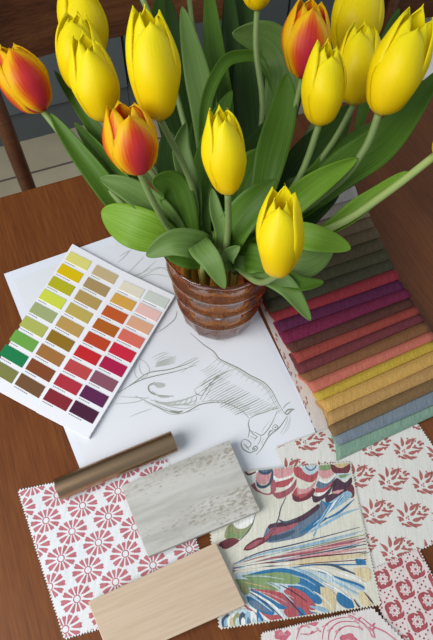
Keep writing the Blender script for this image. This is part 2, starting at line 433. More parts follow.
for i in range(-3, 8):
    for j in range(-5, 6):
        c = o1 + A*i + B*j
        add_medallion(f1, (c.x, c.y), A.length*.46, frame_of(o1, o2)+.1, 1)
f1.done('fabric_sample', [fabric_mat('white_cotton', srgb('e2e6e8'), .06), M_red], 'white fabric sample with rows of pink red flower wheels at lower left', 'fabric sample', 'pinked fabric samples')

# cream sprig cloth ---------------------------------------------------------
def leaf_poly(c, ang, ln, w, curve=0, n=7):
    top, bot = [], []
    for i in range(n+1):
        t = i/n; a = ang+curve*t; x = c[0]+math.cos(a)*ln*t; y = c[1]+math.sin(a)*ln*t
        ww = w*math.sin(math.pi*min(1, t**.8*.93+.06)); 
        top.append((x-math.sin(a)*ww/2, y+math.cos(a)*ww/2)); bot.append((x+math.sin(a)*ww/2, y-math.cos(a)*ww/2))
    return top+bot[::-1]
def disc(sh, c, r, mi, n=8): sh.shape([(c[0]+r*math.cos(2*math.pi*i/n), c[1]+r*math.sin(2*math.pi*i/n)) for i in range(n)], mi, step=False)
def add_sprig(sh, c, u, ang, mi):
    """thistle like motif, base at lower left, crown pointing along ang"""
    ca, sa = math.cos(ang), math.sin(ang)
    T = lambda x, y: (c[0]+u*(x*ca-y*sa), c[1]+u*(x*sa+y*ca))
    P = [(-.55, -.15, 1.65, .55, .2, .5), (-.35, .05, 1.15, .62, .2, .3), (-.1, .15, .75, .6, .22, -.2), (-.6, -.35, 2.1, .42, .18, .4),
         (-.45, -.45, -.35, .62, .2, -.3), (-.1, -.38, -.12, .58, .22, .3), (-.15, -.1, .25, .5, .18, .3), (-.62, -.5, -.9, .42, .16, .4), (-.2, -.62, -.25, .6, .17, .2),
         (.18, .1, .55, .55, .14, .5), (.22, -.08, .15, .5, .14, -.5), (.3, .25, 1.1, .42, .12, -.6), (.35, -.25, -.6, .4, .12, .6),
         (.62, .12, .9, .34, .15, -.4), (.66, .02, .2, .34, .15, .3), (.6, -.12, -.5, .3, .14, .4)]
    for x, y, a, ln, w, cv in P: sh.shape(leaf_poly(T(x, y), ang+a, ln*u, w*u, cv), mi, step=False)
    for x, y, r in ((-.78, -.3, .09), (-.7, -.52, .08), (-.4, -.22, .05), (-.3, -.3, .05), (-.28, -.16, .05), (.42, .02, .07), (.52, .3, .06), (.5, -.38, .06), (.95, .1, .07), (.1, .5, .06)): disc(sh, T(x, y), r*u, mi)
f3 = Sheet([(276, 448), (402, 402), (484, 522), (335, 584)], .0016, wave=.00035, pink=.0018, cell=.003)
o1 = G(375, 444, .0017); A = G(408, 447, .0017)-o1; B = G(393, 477.5, .0017)-o1
for i in range(-6, 5):
    for j in range(-4, 6):
        c = o1+A*i+B*j; add_sprig(f3, (c.x, c.y), .0188, R(8), 1)
f3.done('fabric_sample', [fabric_mat('cream_linen', srgb('dcdad2'), .07), fabric_mat('brick_print', srgb('ab6862'), .14)], 'cream fabric sample with scattered red thistle sprigs under the fabric swatch row', 'fabric sample', 'pinked fabric samples')

# red lattice cloth ----------------------------------------------------------
f4 = Sheet([(366, 573), (418, 549.5), (476, 664), (414, 690)], .0024, wave=.0003, pink=.0018, cell=.0028)
o1 = G(382.7, 579, .0025); A = G(405, 589.6, .0025)-o1; B = G(394.4, 610.5, .0025)-G(405, 589.6, .0025)
B = (G(394.4, 610.5, .0025)-o1)-A
for i in range(-3, 7):
    for j in range(-3, 5):
        c = o1+A*i+B*j; u = A.length*.5; base = frame_of(Vector(), A)
        poly = []
        for k in range(32):
            a = 2*math.pi*k/32; rr = u*(.79+.08*math.cos(4*a)); poly.append((c.x+rr*math.cos(a+base+math.pi/4*0), c.y+rr*math.sin(a+base)))
        f4.layer = 1; f4.shape(poly, 1, step=False)
        f4.layer = 8
        for k in range(8): f4.shape(leaf_poly((c.x+.1*u*math.cos(k*.785+base), c.y+.1*u*math.sin(k*.785+base)), k*.785+base, u*.42, u*.3), 0, step=False)
        f4.layer = 16; disc(f4, (c.x, c.y), u*.12, 1)
        for k in range(8):
            for d_, q in ((.32, 0),): disc(f4, (c.x+d_*u*math.cos(k*.785+base), c.y+d_*u*math.sin(k*.785+base)), u*.045, 1, 6)
        for cc in (c+A*.5+B*.5,):
            for dx in (-.36, -.18, 0, .18, .36):
                for s_ in (A, B):
                    p = cc+s_*dx; f4.layer = 2; disc(f4, (p.x, p.y), u*.085, 1, 6)
        for cc, s_ in ((c+A*.5, B), (c+B*.5, A)):
            for dx in (-.12, .12):
                p = cc+s_*dx; disc(f4, (p.x, p.y), u*.07, 1, 6)
f4.done('fabric_sample', [fabric_mat('pale_pink_linen', srgb('ddd0cc'), .07), fabric_mat('dusty_red_print', srgb('a8565a'), .14)], 'fabric sample with red and white daisy lattice at the lower right corner', 'fabric sample', 'pinked fabric samples')

# marbled feather cloth --------------------------------------------------------
f2 = Sheet([(206, 475), (349.3, 462.5), (380, 604), (220, 628)], .0034, wave=0, pink=.0018, cell=.003)
pal = dict(cream='d8d6c6', maroon='744048', red='b05a5e', pink='cf999a', white='e4e4de', navy='4a5a6c', slate='687b8e', blue='3a749f', sky='93b4c6', pale='bccdd2', green='82996c', olive='92966e', tan='d3c39c', aub='543f4b', rose='a3606a', gold='c6b184')
keys = list(pal); fm = [fabric_mat('print_'+k, srgb(pal[k]), .10 if k == 'cream' else .2) for k in keys]
K = {k: i for i, k in enumerate(keys)}
def Z(ox, oy, sc, pts): return [(ox+x/sc, oy+y/sc) for x, y in pts]
def P2(ox, oy, sc, pts, k, sm=3): f2.px(Z(ox, oy, sc, pts), K[k], sm)
a_ = (215, 455, 5.41); b_ = (280, 455, 5.41); c_ = (210, 540, 4.81); d_ = (290, 530, 4.33)
# upper scallops
P2(*a_, [(150, 75), (170, 105), (210, 100), (232, 80), (225, 160), (205, 175), (160, 100)], 'white', 3)
f2.stroke(Z(*a_, [(155, 80), (180, 106), (222, 92)]), K['maroon'], 1, 1, 2)
P2(*a_, [(195, 165), (215, 150), (225, 180), (260, 205), (300, 205), (300, 160), (318, 120), (330, 180), (320, 205), (285, 218), (240, 205), (215, 190)], 'rose')
P2(*a_, [(225, 95), (222, 140), (250, 160), (285, 150), (305, 95)], 'pink')
P2(*a_, [(222, 140), (250, 165), (290, 150), (310, 80), (316, 120), (300, 160), (262, 182), (230, 172)], 'navy')
P2(*a_, [(230, 72), (240, 98), (270, 108), (300, 98), (308, 70)], 'navy')
P2(*a_, [(240, 70), (255, 90), (285, 90), (300, 68)], 'slate')
P2(*a_, [(320, 60), (316, 110), (350, 128), (400, 115), (430, 85), (445, 55)], 'pink')
P2(*a_, [(316, 110), (350, 128), (410, 112), (400, 140), (350, 140), (318, 135)], 'white')
P2(*a_, [(320, 150), (318, 172), (370, 175), (410, 150), (425, 120), (380, 135)], 'red')
P2(*a_, [(300, 190), (330, 205), (380, 190), (415, 165), (440, 130), (432, 180), (390, 220), (345, 238), (315, 218)], 'rose')
P2(*a_, [(380, 180), (400, 165), (410, 145), (412, 165), (395, 182)], 'white')
P2(*a_, [(415, 215), (433, 185), (450, 180), (450, 250), (425, 245)], 'red')
P2(*b_, [(70, 210), (90, 225), (130, 215), (175, 180), (190, 195), (160, 235), (100, 255), (68, 240)], 'maroon')
P2(*b_, [(72, 70), (90, 60), (125, 80), (160, 110), (205, 85), (195, 130), (160, 150), (110, 130), (80, 110)], 'red')
P2(*b_, [(118, 55), (125, 90), (160, 108), (198, 90), (205, 50)], 'pale')
P2(*b_, [(135, 55), (140, 75), (165, 88), (190, 75), (195, 50)], 'slate', 3)
P2(*b_, [(140, 55), (148, 70), (168, 78), (184, 68), (190, 50)], 'pale', 3)
P2(*b_, [(100, 125), (105, 170), (140, 180), (180, 155), (165, 150), (120, 140)], 'cream')
P2(*b_, [(92, 180), (98, 222), (140, 210), (185, 170), (200, 120), (185, 150), (140, 184)], 'pink')
P2(*b_, [(96, 215), (110, 235), (150, 215), (185, 180), (145, 205)], 'red')
P2(*b_, [(170, 205), (200, 225), (260, 185), (290, 130), (270, 205), (215, 250), (180, 255)], 'aub')
P2(*b_, [(210, 55), (210, 105), (240, 130), (285, 110), (300, 75), (270, 60)], 'pink')
P2(*b_, [(212, 60), (215, 80), (245, 85), (275, 75), (272, 52)], 'green')
P2(*b_, [(205, 105), (215, 130), (250, 140), (290, 110), (300, 85), (300, 120), (250, 155), (210, 140)], 'white')
P2(*b_, [(205, 140), (195, 170), (230, 185), (280, 150), (300, 115), (255, 155)], 'slate')
P2(*b_, [(192, 175), (195, 215), (240, 205), (275, 165), (285, 145), (235, 182)], 'red')
P2(*b_, [(192, 205), (205, 225), (240, 210), (275, 170), (240, 200)], 'white')
P2(*b_, [(272, 50), (280, 85), (320, 110), (370, 95), (380, 45), (330, 60)], 'maroon')
P2(*b_, [(295, 50), (300, 62), (330, 72), (365, 55), (368, 45)], 'gold')
P2(*b_, [(305, 100), (315, 135), (355, 130), (380, 105), (360, 100)], 'pale')
P2(*b_, [(318, 110), (325, 125), (350, 122), (370, 104)], 'green')
P2(*b_, [(290, 140), (310, 125), (350, 150), (385, 120), (385, 160), (340, 200), (300, 215), (280, 200)], 'aub')
P2(*b_, [(282, 200), (300, 215), (345, 190), (320, 190)], 'pink')
P2(*b_, [(245, 225), (280, 210), (330, 205), (385, 150), (370, 185), (320, 235), (270, 262), (245, 250)], 'aub')
P2(*b_, [(365, 190), (385, 160), (400, 180), (400, 225), (375, 230)], 'maroon')
# blue sweep with dark feather
P2(*b_, [(220, 240), (250, 262), (300, 235), (360, 195), (390, 220), (330, 270), (270, 310), (200, 370), (150, 420), (80, 440), (20, 455), (60, 400), (150, 340), (210, 290)], 'sky')
P2(*b_, [(225, 245), (245, 265), (240, 330), (180, 390), (120, 440), (20, 465), (-60, 475), (-90, 455), (-60, 380), (30, 360), (110, 340), (190, 290)], 'slate')
P2(*b_, [(230, 250), (245, 300), (180, 360), (110, 420), (150, 410), (250, 350), (240, 330), (290, 290), (340, 230), (280, 260)], 'blue')
P2(*b_, [(205, 265), (215, 285), (150, 340), (80, 375), (0, 395), (-60, 400), (-55, 375), (30, 360), (120, 325)], 'aub')
P2(*b_, [(-50, 395), (30, 385), (100, 365), (60, 400), (-20, 430), (-70, 440)], 'rose')
P2(*b_, [(-75, 440), (0, 430), (80, 405), (60, 435), (-10, 460), (-70, 465)], 'navy')
for k in range(7): f2.stroke(Z(*b_, [(345-k*12, 215+k*8), (280-k*10, 290+k*10), (180, 380+k*12)]), K[('pale', 'blue', 'sky', 'white')[k % 4]], .4, .4, 1.6)
f2.stroke(Z(*b_, [(430, 290), (340, 320), (250, 370), (150, 425)]), K['sky'], .5, .5, 3); f2.stroke(Z(*b_, [(400, 240), (320, 310), (240, 350)]), K['blue'], .5, .5, 2.4)
# left leaf shapes
P2(*a_, [(95, 365), (120, 395), (170, 395), (205, 360), (215, 320), (160, 340)], 'white')
P2(*a_, [(50, 440), (60, 400), (90, 375), (120, 400), (165, 395), (205, 365), (180, 420), (130, 455), (70, 460)], 'olive')
P2(*a_, [(60, 445), (80, 410), (120, 430), (165, 410), (130, 450)], 'green')
P2(*a_, [(30, 470), (80, 475), (130, 460), (100, 487), (50, 500), (20, 490)], 'maroon')
f2.stroke(Z(*a_, [(218, 320), (200, 380), (165, 430), (130, 465)]), K['navy'], .4, .6, .9)
P2(*a_, [(345, 345), (330, 380), (290, 425), (230, 460), (180, 487), (175, 500), (240, 490), (290, 455), (330, 390)], 'maroon')
P2(*a_, [(335, 375), (300, 420), (240, 462), (195, 485), (245, 480), (295, 440)], 'rose')
f2.stroke(Z(*a_, [(385, 225), (355, 290), (340, 350), (300, 420)]), K['navy'], .5, .6, 1.0); f2.stroke(Z(*a_, [(345, 350), (380, 365), (440, 350)]), K['navy'], .6, .6, 2)
P2(*c_, [(160, 50), (175, 25), (230, -10), (265, -5), (240, 25), (190, 50)], 'maroon'); P2(*c_, [(172, 42), (185, 25), (235, 0), (250, 5), (200, 40)], 'rose')
P2(*c_, [(50, 10), (100, -10), (140, 5), (90, 40), (60, 40)], 'maroon')
# fanned lines
fan0 = [(120, 135), (118, 150), (125, 165)]
lines = [('navy', (433, 15)), ('sky', (433, 30)), ('rose', (433, 50)), ('navy', (433, 70)), ('blue', (433, 85)), ('maroon', (433, 98)), ('white', (433, 108)), ('navy', (433, 120)), ('rose', (433, 60)), ('sky', (433, 40))]
for k, (cn, e_) in enumerate(lines):
    q0 = (110, 118+k*4.2); q3 = (760+rnd.uniform(-60, 20), e_[1]*.95-75+k*3 if k < 8 else e_[1]-70)
    f2.stroke(Z(*c_, [q0, (240, (q0[1]+e_[1])/2-6), e_, q3]), K[cn], .5, .5, (1.3, 1.8, 1.0, 1.6, 2.4)[k % 5], n=20)
for y0, y1, cn, w in ((95, 35, 'rose', 3.2), (110, 80, 'pink', 2.6), (125, 105, 'tan', 2), (118, 95, 'maroon', 1.5), (135, 110, 'tan', 4.5), (105, 62, 'navy', 1.2), (145, 128, 'maroon', .9), (152, 150, 'blue', 1.5), (70, 20, 'green', .8), (88, 50, 'pink', 1.5)):
    f2.stroke(Z(*d_, [(-30, y0+20), (90, y0), (210, (y0+y1)/2), (330, y1)]), K[cn], .4, .8, w, n=18)
P2(*c_, [(185, 72), (160, 95), (140, 110), (165, 88)], 'navy', 2)
# big feathers
P2(*c_, [(120, 165), (200, 150), (300, 135), (380, 130), (433, 150), (480, 190), (500, 240), (430, 260), (430, 380), (350, 395), (290, 390), (180, 310), (140, 230)], 'pale')
P2(*c_, [(150, 175), (250, 148), (340, 135), (420, 150), (500, 190), (560, 235), (545, 262), (480, 245), (430, 215), (330, 170), (200, 185)], 'blue')
P2(*d_, [(0, 175), (60, 190), (115, 225), (132, 248), (105, 255), (60, 235), (0, 215), (-20, 190)], 'blue')
P2(*d_, [(-10, 240), (50, 245), (110, 275), (138, 305), (125, 322), (80, 305), (40, 285), (0, 280)], 'blue')
P2(*c_, [(150, 168), (240, 165), (320, 155), (400, 165), (432, 190), (420, 212), (370, 212), (300, 205), (200, 195)], 'green')
P2(*c_, [(120, 188), (190, 190), (270, 200), (335, 228), (320, 245), (260, 242), (190, 230), (150, 235)], 'green')
P2(*c_, [(130, 205), (185, 230), (190, 255), (160, 262)], 'olive')
P2(*c_, [(200, 235), (260, 240), (330, 250), (420, 290), (480, 340), (500, 370), (440, 380), (390, 350), (330, 300), (260, 260)], 'red')
P2(*d_, [(0, 245), (50, 265), (95, 305), (112, 335), (95, 348), (50, 325), (10, 290), (-30, 270)], 'red')
P2(*d_, [(-40, 290), (10, 300), (60, 340), (85, 370), (60, 380), (10, 360), (-30, 330)], 'rose')
P2(*c_, [(200, 232), (260, 265), (330, 305), (370, 325), (355, 335), (300, 320), (240, 285), (195, 250)], 'blue')
P2(*c_, [(360, 330), (400, 330), (433, 365), (430, 385), (385, 380), (355, 350)], 'red'); P2(*c_, [(420, 320), (450, 340), (470, 390), (440, 392), (425, 360)], 'blue')
P2(*c_, [(175, 270), (230, 280), (290, 320), (310, 350), (290, 365), (240, 345), (190, 310)], 'blue')
P2(*c_, [(185, 285), (230, 300), (280, 340), (262, 345), (210, 325)], 'slate')
P2(*c_, [(240, 345), (290, 362), (330, 360), (355, 385), (310, 393), (280, 380)], 'red')
f2.stroke(Z(*c_, [(190, 245), (260, 285), (320, 330), (365, 390)]), K['white'], 1, 1, 2.4); f2.stroke(Z(*c_, [(190, 252), (255, 295), (310, 340), (360, 392)]), K['navy'], .6, .6, 1.2)
f2.stroke(Z(*c_, [(330, 232), (380, 290), (430, 345), (470, 390)]), K['aub'], .6, .6, 1.6); f2.stroke(Z(*c_, [(335, 215), (400, 250), (470, 300)]), K['aub'], .5, .5, 1.4)
f2.stroke(Z(*c_, [(180, 320), (230, 350), (290, 395)]), K['white'], 1, 1, 3); f2.stroke(Z(*c_, [(160, 310), (215, 355), (270, 405)]), K['rose'], 1, 1, 3)
P2(*c_, [(50, 375), (100, 350), (170, 330), (240, 375), (280, 400), (200, 415), (60, 425)], 'pale')
for k, cn in enumerate(('navy', 'white', 'olive', 'navy', 'sky', 'white', 'blue')):
    P2(*c_, [(60+k*28, 420), (55+k*28, 385-k*4), (85+k*24, 355-k*3), (110+k*24, 380), (100+k*26, 412)], cn); 
    P2(*c_, [(68+k*28, 416), (68+k*27, 388), (84+k*25, 372), (98+k*25, 392), (92+k*26, 410)], ('sky', 'tan', 'pale', 'white', 'slate', 'pale', 'sky')[k])
P2(*d_, [(130, 245), (180, 260), (200, 290), (195, 330), (190, 362), (150, 330), (135, 290)], 'tan')
P2(*d_, [(205, 270), (250, 285), (275, 325), (268, 345), (225, 330), (200, 300)], 'blue')
P2(*d_, [(140, 200), (220, 215), (300, 235), (322, 252), (312, 262), (250, 245), (170, 225)], 'sky')
f2.stroke(Z(*d_, [(120, 180), (210, 210), (290, 235), (320, 252)]), K['blue'], .6, 2.5, 2.4); f2.stroke(Z(*d_, [(100, 152), (180, 152), (250, 180), (310, 205)]), K['navy'], .6, 1.5, 2.6)
f2.stroke(Z(*d_, [(60, 160), (150, 180), (220, 240), (260, 290)]), K['white'], .6, 1, 2.2); f2.stroke(Z(*d_, [(20, 165), (100, 200), (190, 255)]), K['sky'], .6, 1, 3)
P2(*d_, [(270, 170), (340, 165), (345, 220), (300, 215)], 'tan'); P2(*d_, [(285, 275), (320, 270), (360, 320), (350, 345), (320, 330)], 'tan')
f2.stroke(Z(*d_, [(275, 300), (300, 335), (330, 355)]), K['aub'], .6, .6, 1.6); f2.stroke(Z(*d_, [(320, 270), (345, 300), (360, 320)]), K['aub'], .5, .5, 1.4); P2(*d_, [(230, 345), (270, 362), (240, 372)], 'aub', 2)
P2(*d_, [(280, 125), (320, 130), (325, 148), (290, 150)], 'blue')
f2.stroke(Z(*d_, [(85, 330), (140, 345), (190, 365)]), K['sky'], 1, 1, 4); f2.stroke(Z(*d_, [(85, 355), (130, 365), (170, 375)]), K['blue'], .5, .5, 1.2)
for k, (a, b, c2, cn, w_) in enumerate((((60, 172), (170, 205), (300, 262), 'pale', 3.5), ((120, 195), (210, 235), (300, 290), 'pale', 3), ((140, 225), (200, 255), (265, 300), 'white', 2), ((200, 180), (270, 205), (330, 235), 'white', 3),
        ((180, 215), (240, 250), (300, 280), 'sky', 1.6), ((150, 165), (240, 185), (320, 215), 'cream', 2.4), ((20, 230), (70, 250), (110, 280), 'sky', 1.2), ((0, 195), (60, 210), (110, 240), 'sky', 1.2), ((100, 265), (150, 300), (190, 350), 'cream', 2))):
    f2.stroke(Z(*d_, [a, b, c2]), K[cn], .5, .8, w_, n=12)
for a, b, c2, cn, w_ in (((120, 145), (240, 125), (430, 100), 'cream', 2.0), ((125, 155), (260, 138), (433, 122), 'cream', 2.2), ((110, 125), (230, 95), (433, 40), 'cream', 2.2), ((110, 130), (240, 108), (433, 75), 'cream', 1.8),
        ((205, 240), (290, 262), (370, 300), 'pink', 1.2), ((270, 205), (330, 235), (400, 300), 'pale', 1.6), ((180, 262), (230, 290), (300, 345), 'pale', 1.5), ((140, 200), (220, 215), (300, 236), 'gold', .9), ((170, 175), (260, 175), (360, 190), 'pale', .9)):
    f2.stroke(Z(*c_, [a, b, c2]), K[cn], .4, .5, w_, n=14)
f2.done('fabric_sample', fm, 'marbled fabric sample with blue, green and red feather swirls beside the grey stone tile', 'fabric sample', 'pinked fabric samples')

# pink toile cloth ----------------------------------------------------------------
f5 = Sheet([(262, 634), (372, 609), (414, 652), (262, 668)], .0046, wave=.0004, pink=.0018, cell=.0028)
tm = [fabric_mat('toile_linen', srgb('dcd5d1'), .07), fabric_mat('toile_rose', srgb('c56d7c'), .12), fabric_mat('toile_pale', srgb('cf9aa0'), .12)]
rose = lambda x, y, r: f5.px([(x+r*(1+.12*math.cos(5*a))*math.cos(a), y+.85*r*(1+.12*math.cos(5*a))*math.sin(a)) for a in [i*.4 for i in range(16)]], 1)
rose(282, 634, 8); rose(313, 620.5, 6.5); rose(348, 641, 9)
for x, y in ((282, 634), (313, 620.5), (348, 641)):
    for k in range(3): f5.stroke([(x-4+k*2, y+2), (x-1+k*1.5, y-2+k), (x+3+k, y+1)], 2, .4, .4, 1)
for a in (((322, 640), (325, 626), (336, 619), (350, 617)), ((328, 642), (330, 630), (340, 622), (356, 622)), ((334, 640), (338, 631), (347, 626), (360, 628)), ((350, 615), (358, 620), (366, 626), (372, 636)), ((362, 618), (372, 626), (385, 632), (395, 640)), ((296, 640), (300, 628), (307, 626)), ((286, 626), (294, 622), (300, 622)), ((300, 634), (310, 634), (318, 630)), ((375, 638), (372, 630), (366, 627)), ((270, 640), (274, 644), (284, 646)), ((330, 616), (340, 613), (352, 613))):
    f5.stroke(list(a), 1, .5, .5, 1.3, n=12)
    x, y = a[-1]
    for k in range(3): f5.stroke([(x, y), (x+3*math.cos(k*2), y+2.5*math.sin(k*2+1))], 2, 1.8, .4, 2, n=4)
    x, y = a[1]
    f5.stroke([(x, y), (x+3, y-3)], 1, .6, .4, 2.2, n=4); f5.stroke([(x, y), (x-3.4, y+1)], 2, .6, .4, 2, n=4)
f5.done('fabric_sample', tm, 'pale fabric sample printed with pink roses and scrolls at the bottom edge', 'fabric sample', 'pinked fabric samples')

# ------------------------------------------------------------------ fabric swatch row
rows = [  # left end, right end of each front edge, near to far
 ((338.8, 459.3), (441, 412)), ((339.6, 446), (438, 403)), ((334.5, 437), (436, 391)), ((330.3, 426.4), (436, 378)), ((328.2, 413.7), (437, 364)),
 ((319.7, 402), (436, 351)), ((315.5, 393.8), (431, 342.7)), ((310.4, 383), (427.5, 333.5)), ((302.8, 374.8), (422, 324)), ((298.6, 365), (417, 316)),
 ((294.4, 354.5), (413, 308)), ((288, 345), (409, 300)), ((283, 333.5), (403, 291)), ((278.7, 322.8), (397, 281.8)), ((273, 314), (391.5, 272)),
 ((268, 302), (387, 262)), ((263, 291), (383, 251)), ((258.5, 280), (378, 240.5)), ((254, 269), (372.5, 229.5)), ((250, 258), (367.5, 219.5)), ((246, 247), (361, 210.5)), ((242, 236), (356.5, 200)), ((234, 216), (350, 182)), ((226,200),(342,168)), ((222,190),(338,160))]
cols = ['7d9a86', '75818a', '7a6142', 'b08a55', 'c39a54', 'b99c3c', 'bb6a58', '7d5538', '6b3438', '8f4038', '54332c', '6e2440', '582442', '8f3239', '464434', '4c4935', '564c38', '66563f', '715e47', '86745f', '9a8f82', 'aaa59d']
names = ['sage green', 'slate blue grey', 'olive brown', 'camel', 'golden tan', 'mustard yellow', 'coral pink', 'tobacco brown', 'maroon brown', 'rust red', 'dark chocolate brown', 'wine magenta', 'plum purple', 'brick red', 'near black olive', 'very dark olive', 'dark olive brown', 'brown olive', 'taupe brown', 'light taupe', 'warm grey', 'pale silver grey']
ZS = .0045
LP = [G(*a, ZS) for a, b in rows]; RP = [G(*b, ZS) for a, b in rows]
def at_row(u, s):
    u = max(0, u)
    if u > len(rows)-1.001:
        i = len(rows)-2; t = u-i
    else: i = int(u); t = u-i
    return (LP[i].lerp(LP[i+1], t)).lerp(RP[i].lerp(RP[i+1], t), s)
STEP = .125; HF = {}
def hf(k): return HF.get(k, .0)
TH = .0034; SPAN = 2.3
for i in range(22):
    k0 = int(round(i/STEP)); k1 = int(round((i+SPAN)/STEP)); prof = []
    base = .0024 if i < 5 else .0016
    raw = [max(hf(k), base) for k in range(k0, k1+1)]
    sm = [max(raw[max(0, q-2):q+3]) for q in range(len(raw))]
    sm = [(sm[max(q-1, 0)]+sm[q]+sm[min(q+1, len(sm)-1)])/3 for q in range(len(sm))]
    sm = [max(a, b)+.00015 for a, b in zip(sm, raw)]
    n = len(sm); lo, hi = [], []
    for q in range(n):
        e_ = min(q, 2.5)/2.5; rr = math.sqrt(max(0, 1-(1-e_)**2)); tt = TH*(.3, .62, .85, 1)[min(q, 3)] + .0019*math.sin(math.pi*min(1, q*STEP/1.15))
        lo.append((k0*STEP+q*STEP, sm[q] + (TH-tt)*.35)); hi.append((k0*STEP+q*STEP, sm[q]+tt+(TH-tt)*.35))
    ring = lo[::-1] + [(i-.05, (lo[0][1]+hi[0][1])/2)] + hi
    bm = bmesh.new(); ns = 22; jl, jr = rnd.uniform(-.035, -.012), rnd.uniform(-.006, .014)
    secs = []
    for s_ in range(ns+1):
        s = jl + (1+jr-jl)*s_/ns
        wob = .035*math.sin(s*4+i*2.1)
        pinch = 1-.25*(abs(2*s_/ns-1)**12)
        mid = sum(z for u, z in ring)/len(ring)
        sec = []
        for u, z in ring:
            p = at_row(u, s) if u >= 0 else at_row(0, s) + (at_row(0, s)-at_row(1, s))*(-u)
            p = p + (at_row(i+1, s)-at_row(i, s))*wob*(1 if i else 0)
            sec.append(bm.verts.new((p.x, p.y, z)))
        secs.append(sec)
    m_ = len(ring)
    for a in range(ns):
        for b in range(m_): bm.faces.new((secs[a][b], secs[a+1][b], secs[a+1][(b+1) % m_], secs[a][(b+1) % m_]))
    bm.faces.new(secs[0]); bm.faces.new(secs[-1][::-1])
    bmesh.ops.recalc_face_normals(bm, faces=bm.faces)
    for f in bm.faces: f.smooth = len(f.verts) == 4
    for q in range(n): HF[k0+q] = hi[q][1]
    place = 'nearest the viewer' if i == 0 else ('topmost by the leaves' if i == 21 else f'between the {names[i-1]} and {names[i+1]} ones')
    o = link('fabric_swatch', bm, fabric_mat('linen_'+names[i].replace(' ', '_'), srgb(cols[i]), .16), smooth=False)
    recenter(o); o.rotation_euler.z = 0
    tag(o, f'folded {names[i]} linen swatch {place}', 'fabric swatch', 'folded linen swatches in an overlapping row')

us = Sheet([(254, 292), (300, 276), (356, 436), (322, 447)], .0007, pink=0, thick=.0004, cell=.006)
for k in range(46):
    t = rnd.random(); x, y = 255+t*66+rnd.uniform(-1, 5), 294+t*150; us.stroke([(x, y), (x+rnd.uniform(.5, 1.6), y+rnd.uniform(.5, 2.5)), (x+rnd.uniform(0, 2), y+3.5)], 1 if t < .75 else 2, .4, .4, 1.3, n=4)
us.done('fabric_sample', [fabric_mat('ivory_linen', srgb('d6cdc6'), .07), fabric_mat('terracotta_print', srgb('b9796a'), .14), fabric_mat('teal_print', srgb('3f6a72'), .14)], 'ivory fabric strip peeking out under the left ends of the folded swatches', 'fabric sample', 'pinked fabric samples')

# ------------------------------------------------------------------ paint colour card
M_card = mat('card_stock', srgb('f1f2f6'), .55, spec=.3)
M_ink = mat('small_print', srgb('75787e'), .8)
ZR, ZL = .0062, .0045
card = empty('paint_card', G(80, 345, .0006)); tag(card, 'folded white paint colour card with rows of colour chips at left of the vase', 'colour card')
cR = [G(123.7, 271.2, ZR), G(174.8, 295.5, ZR), G(88.3, 438.3, ZR), G(35.2, 411.0, ZR)]
cL = [G(72.4, 243.8, ZL), G(123.7, 271.4, ZL), G(35.0, 411.2, ZL), G(-16, 383.5, ZL)]
def page(name, q, z, dzs, ink):
    bm = bmesh.new(); prism(bm, [(p.x, p.y) for p in q[::-1]], z-.0005, z, 0)
    for k, dz in enumerate(dzs):
        c = sum(q, Vector())/4; off = Vector((rnd.uniform(-.0006, .0006), rnd.uniform(-.0006, .0006), 0))
        prism(bm, [((p.x-c.x)*(.997)+c.x+off.x, (p.y-c.y)*.997+c.y+off.y) for p in q[::-1]], z-dz-.0004, z-dz)
    for c, dx, dy in ink:
        prism(bm, [(c.x+a*dx.x+b*dy.x, c.y+a*dx.y+b*dy.y) for a, b in ((-1, -1), (1, -1), (1, 1), (-1, 1))], z, z+.00006, 0, 1)
    return link(name, bm, [M_card, M_ink], card, smooth=False)
chips = {'L': (ZL, [((78.5, 261), (3.4, 371.2), ['e3dc7a', 'e0c000', 'b9b41c', 'd2dc4a', 'a3ae78', 'b2b95c', '6ea848', '1c7f4a', '808045'],
                     ['pale yellow', 'bright yellow', 'olive yellow', 'lime', 'grey sage', 'yellow green', 'leaf green', 'emerald green', 'dull olive']),
                    ((105, 274.7), (30, 385.6), ['c9b487', 'ad9260', 'b79a5a', 'c1ad57', 'bf9a55', '94711f', 'a5713c', '834725', '745233'],
                     ['beige', 'khaki', 'gold tan', 'straw', 'sandy', 'dark ochre', 'light brown', 'sienna', 'brown'])]),
         'R': (ZR, [((131.5, 289.6), (57.7, 399.7), ['e8e2cb', 'dba84c', 'c65a28', 'b5621f', 'c04524', 'c8262b', 'c04848', 'b3303f', '86262f'],
                     ['cream', 'ochre yellow', 'burnt orange', 'amber brown', 'rust', 'red', 'rose red', 'crimson', 'dark red']),
                    ((156.2, 299.6), (84, 412), ['d2dad0', 'efc6be', 'e3ae8b', 'e0705f', 'd02840', 'b01a4a', '8b5464', '5e2350', '4a1d38'],
                     ['pale grey green', 'blush pink', 'peach', 'coral', 'raspberry', 'magenta', 'mauve', 'plum', 'dark plum'])])}
def chip(c, dx, dy, z, hexc, nm, parent):
    bm = bmesh.new()
    prism(bm, [(c.x+a*dx.x+b*dy.x, c.y+a*dx.y+b*dy.y) for a, b in ((-1, -1), (1, -1), (1, 1), (-1, 1))], z+.00002, z+.0007)
    o = link('paint_chip', bm, mat('paint_'+nm.replace(' ', '_'), srgb(hexc), .55, spec=.25), parent, smooth=False)
    o['label'] = nm + ' paint chip'
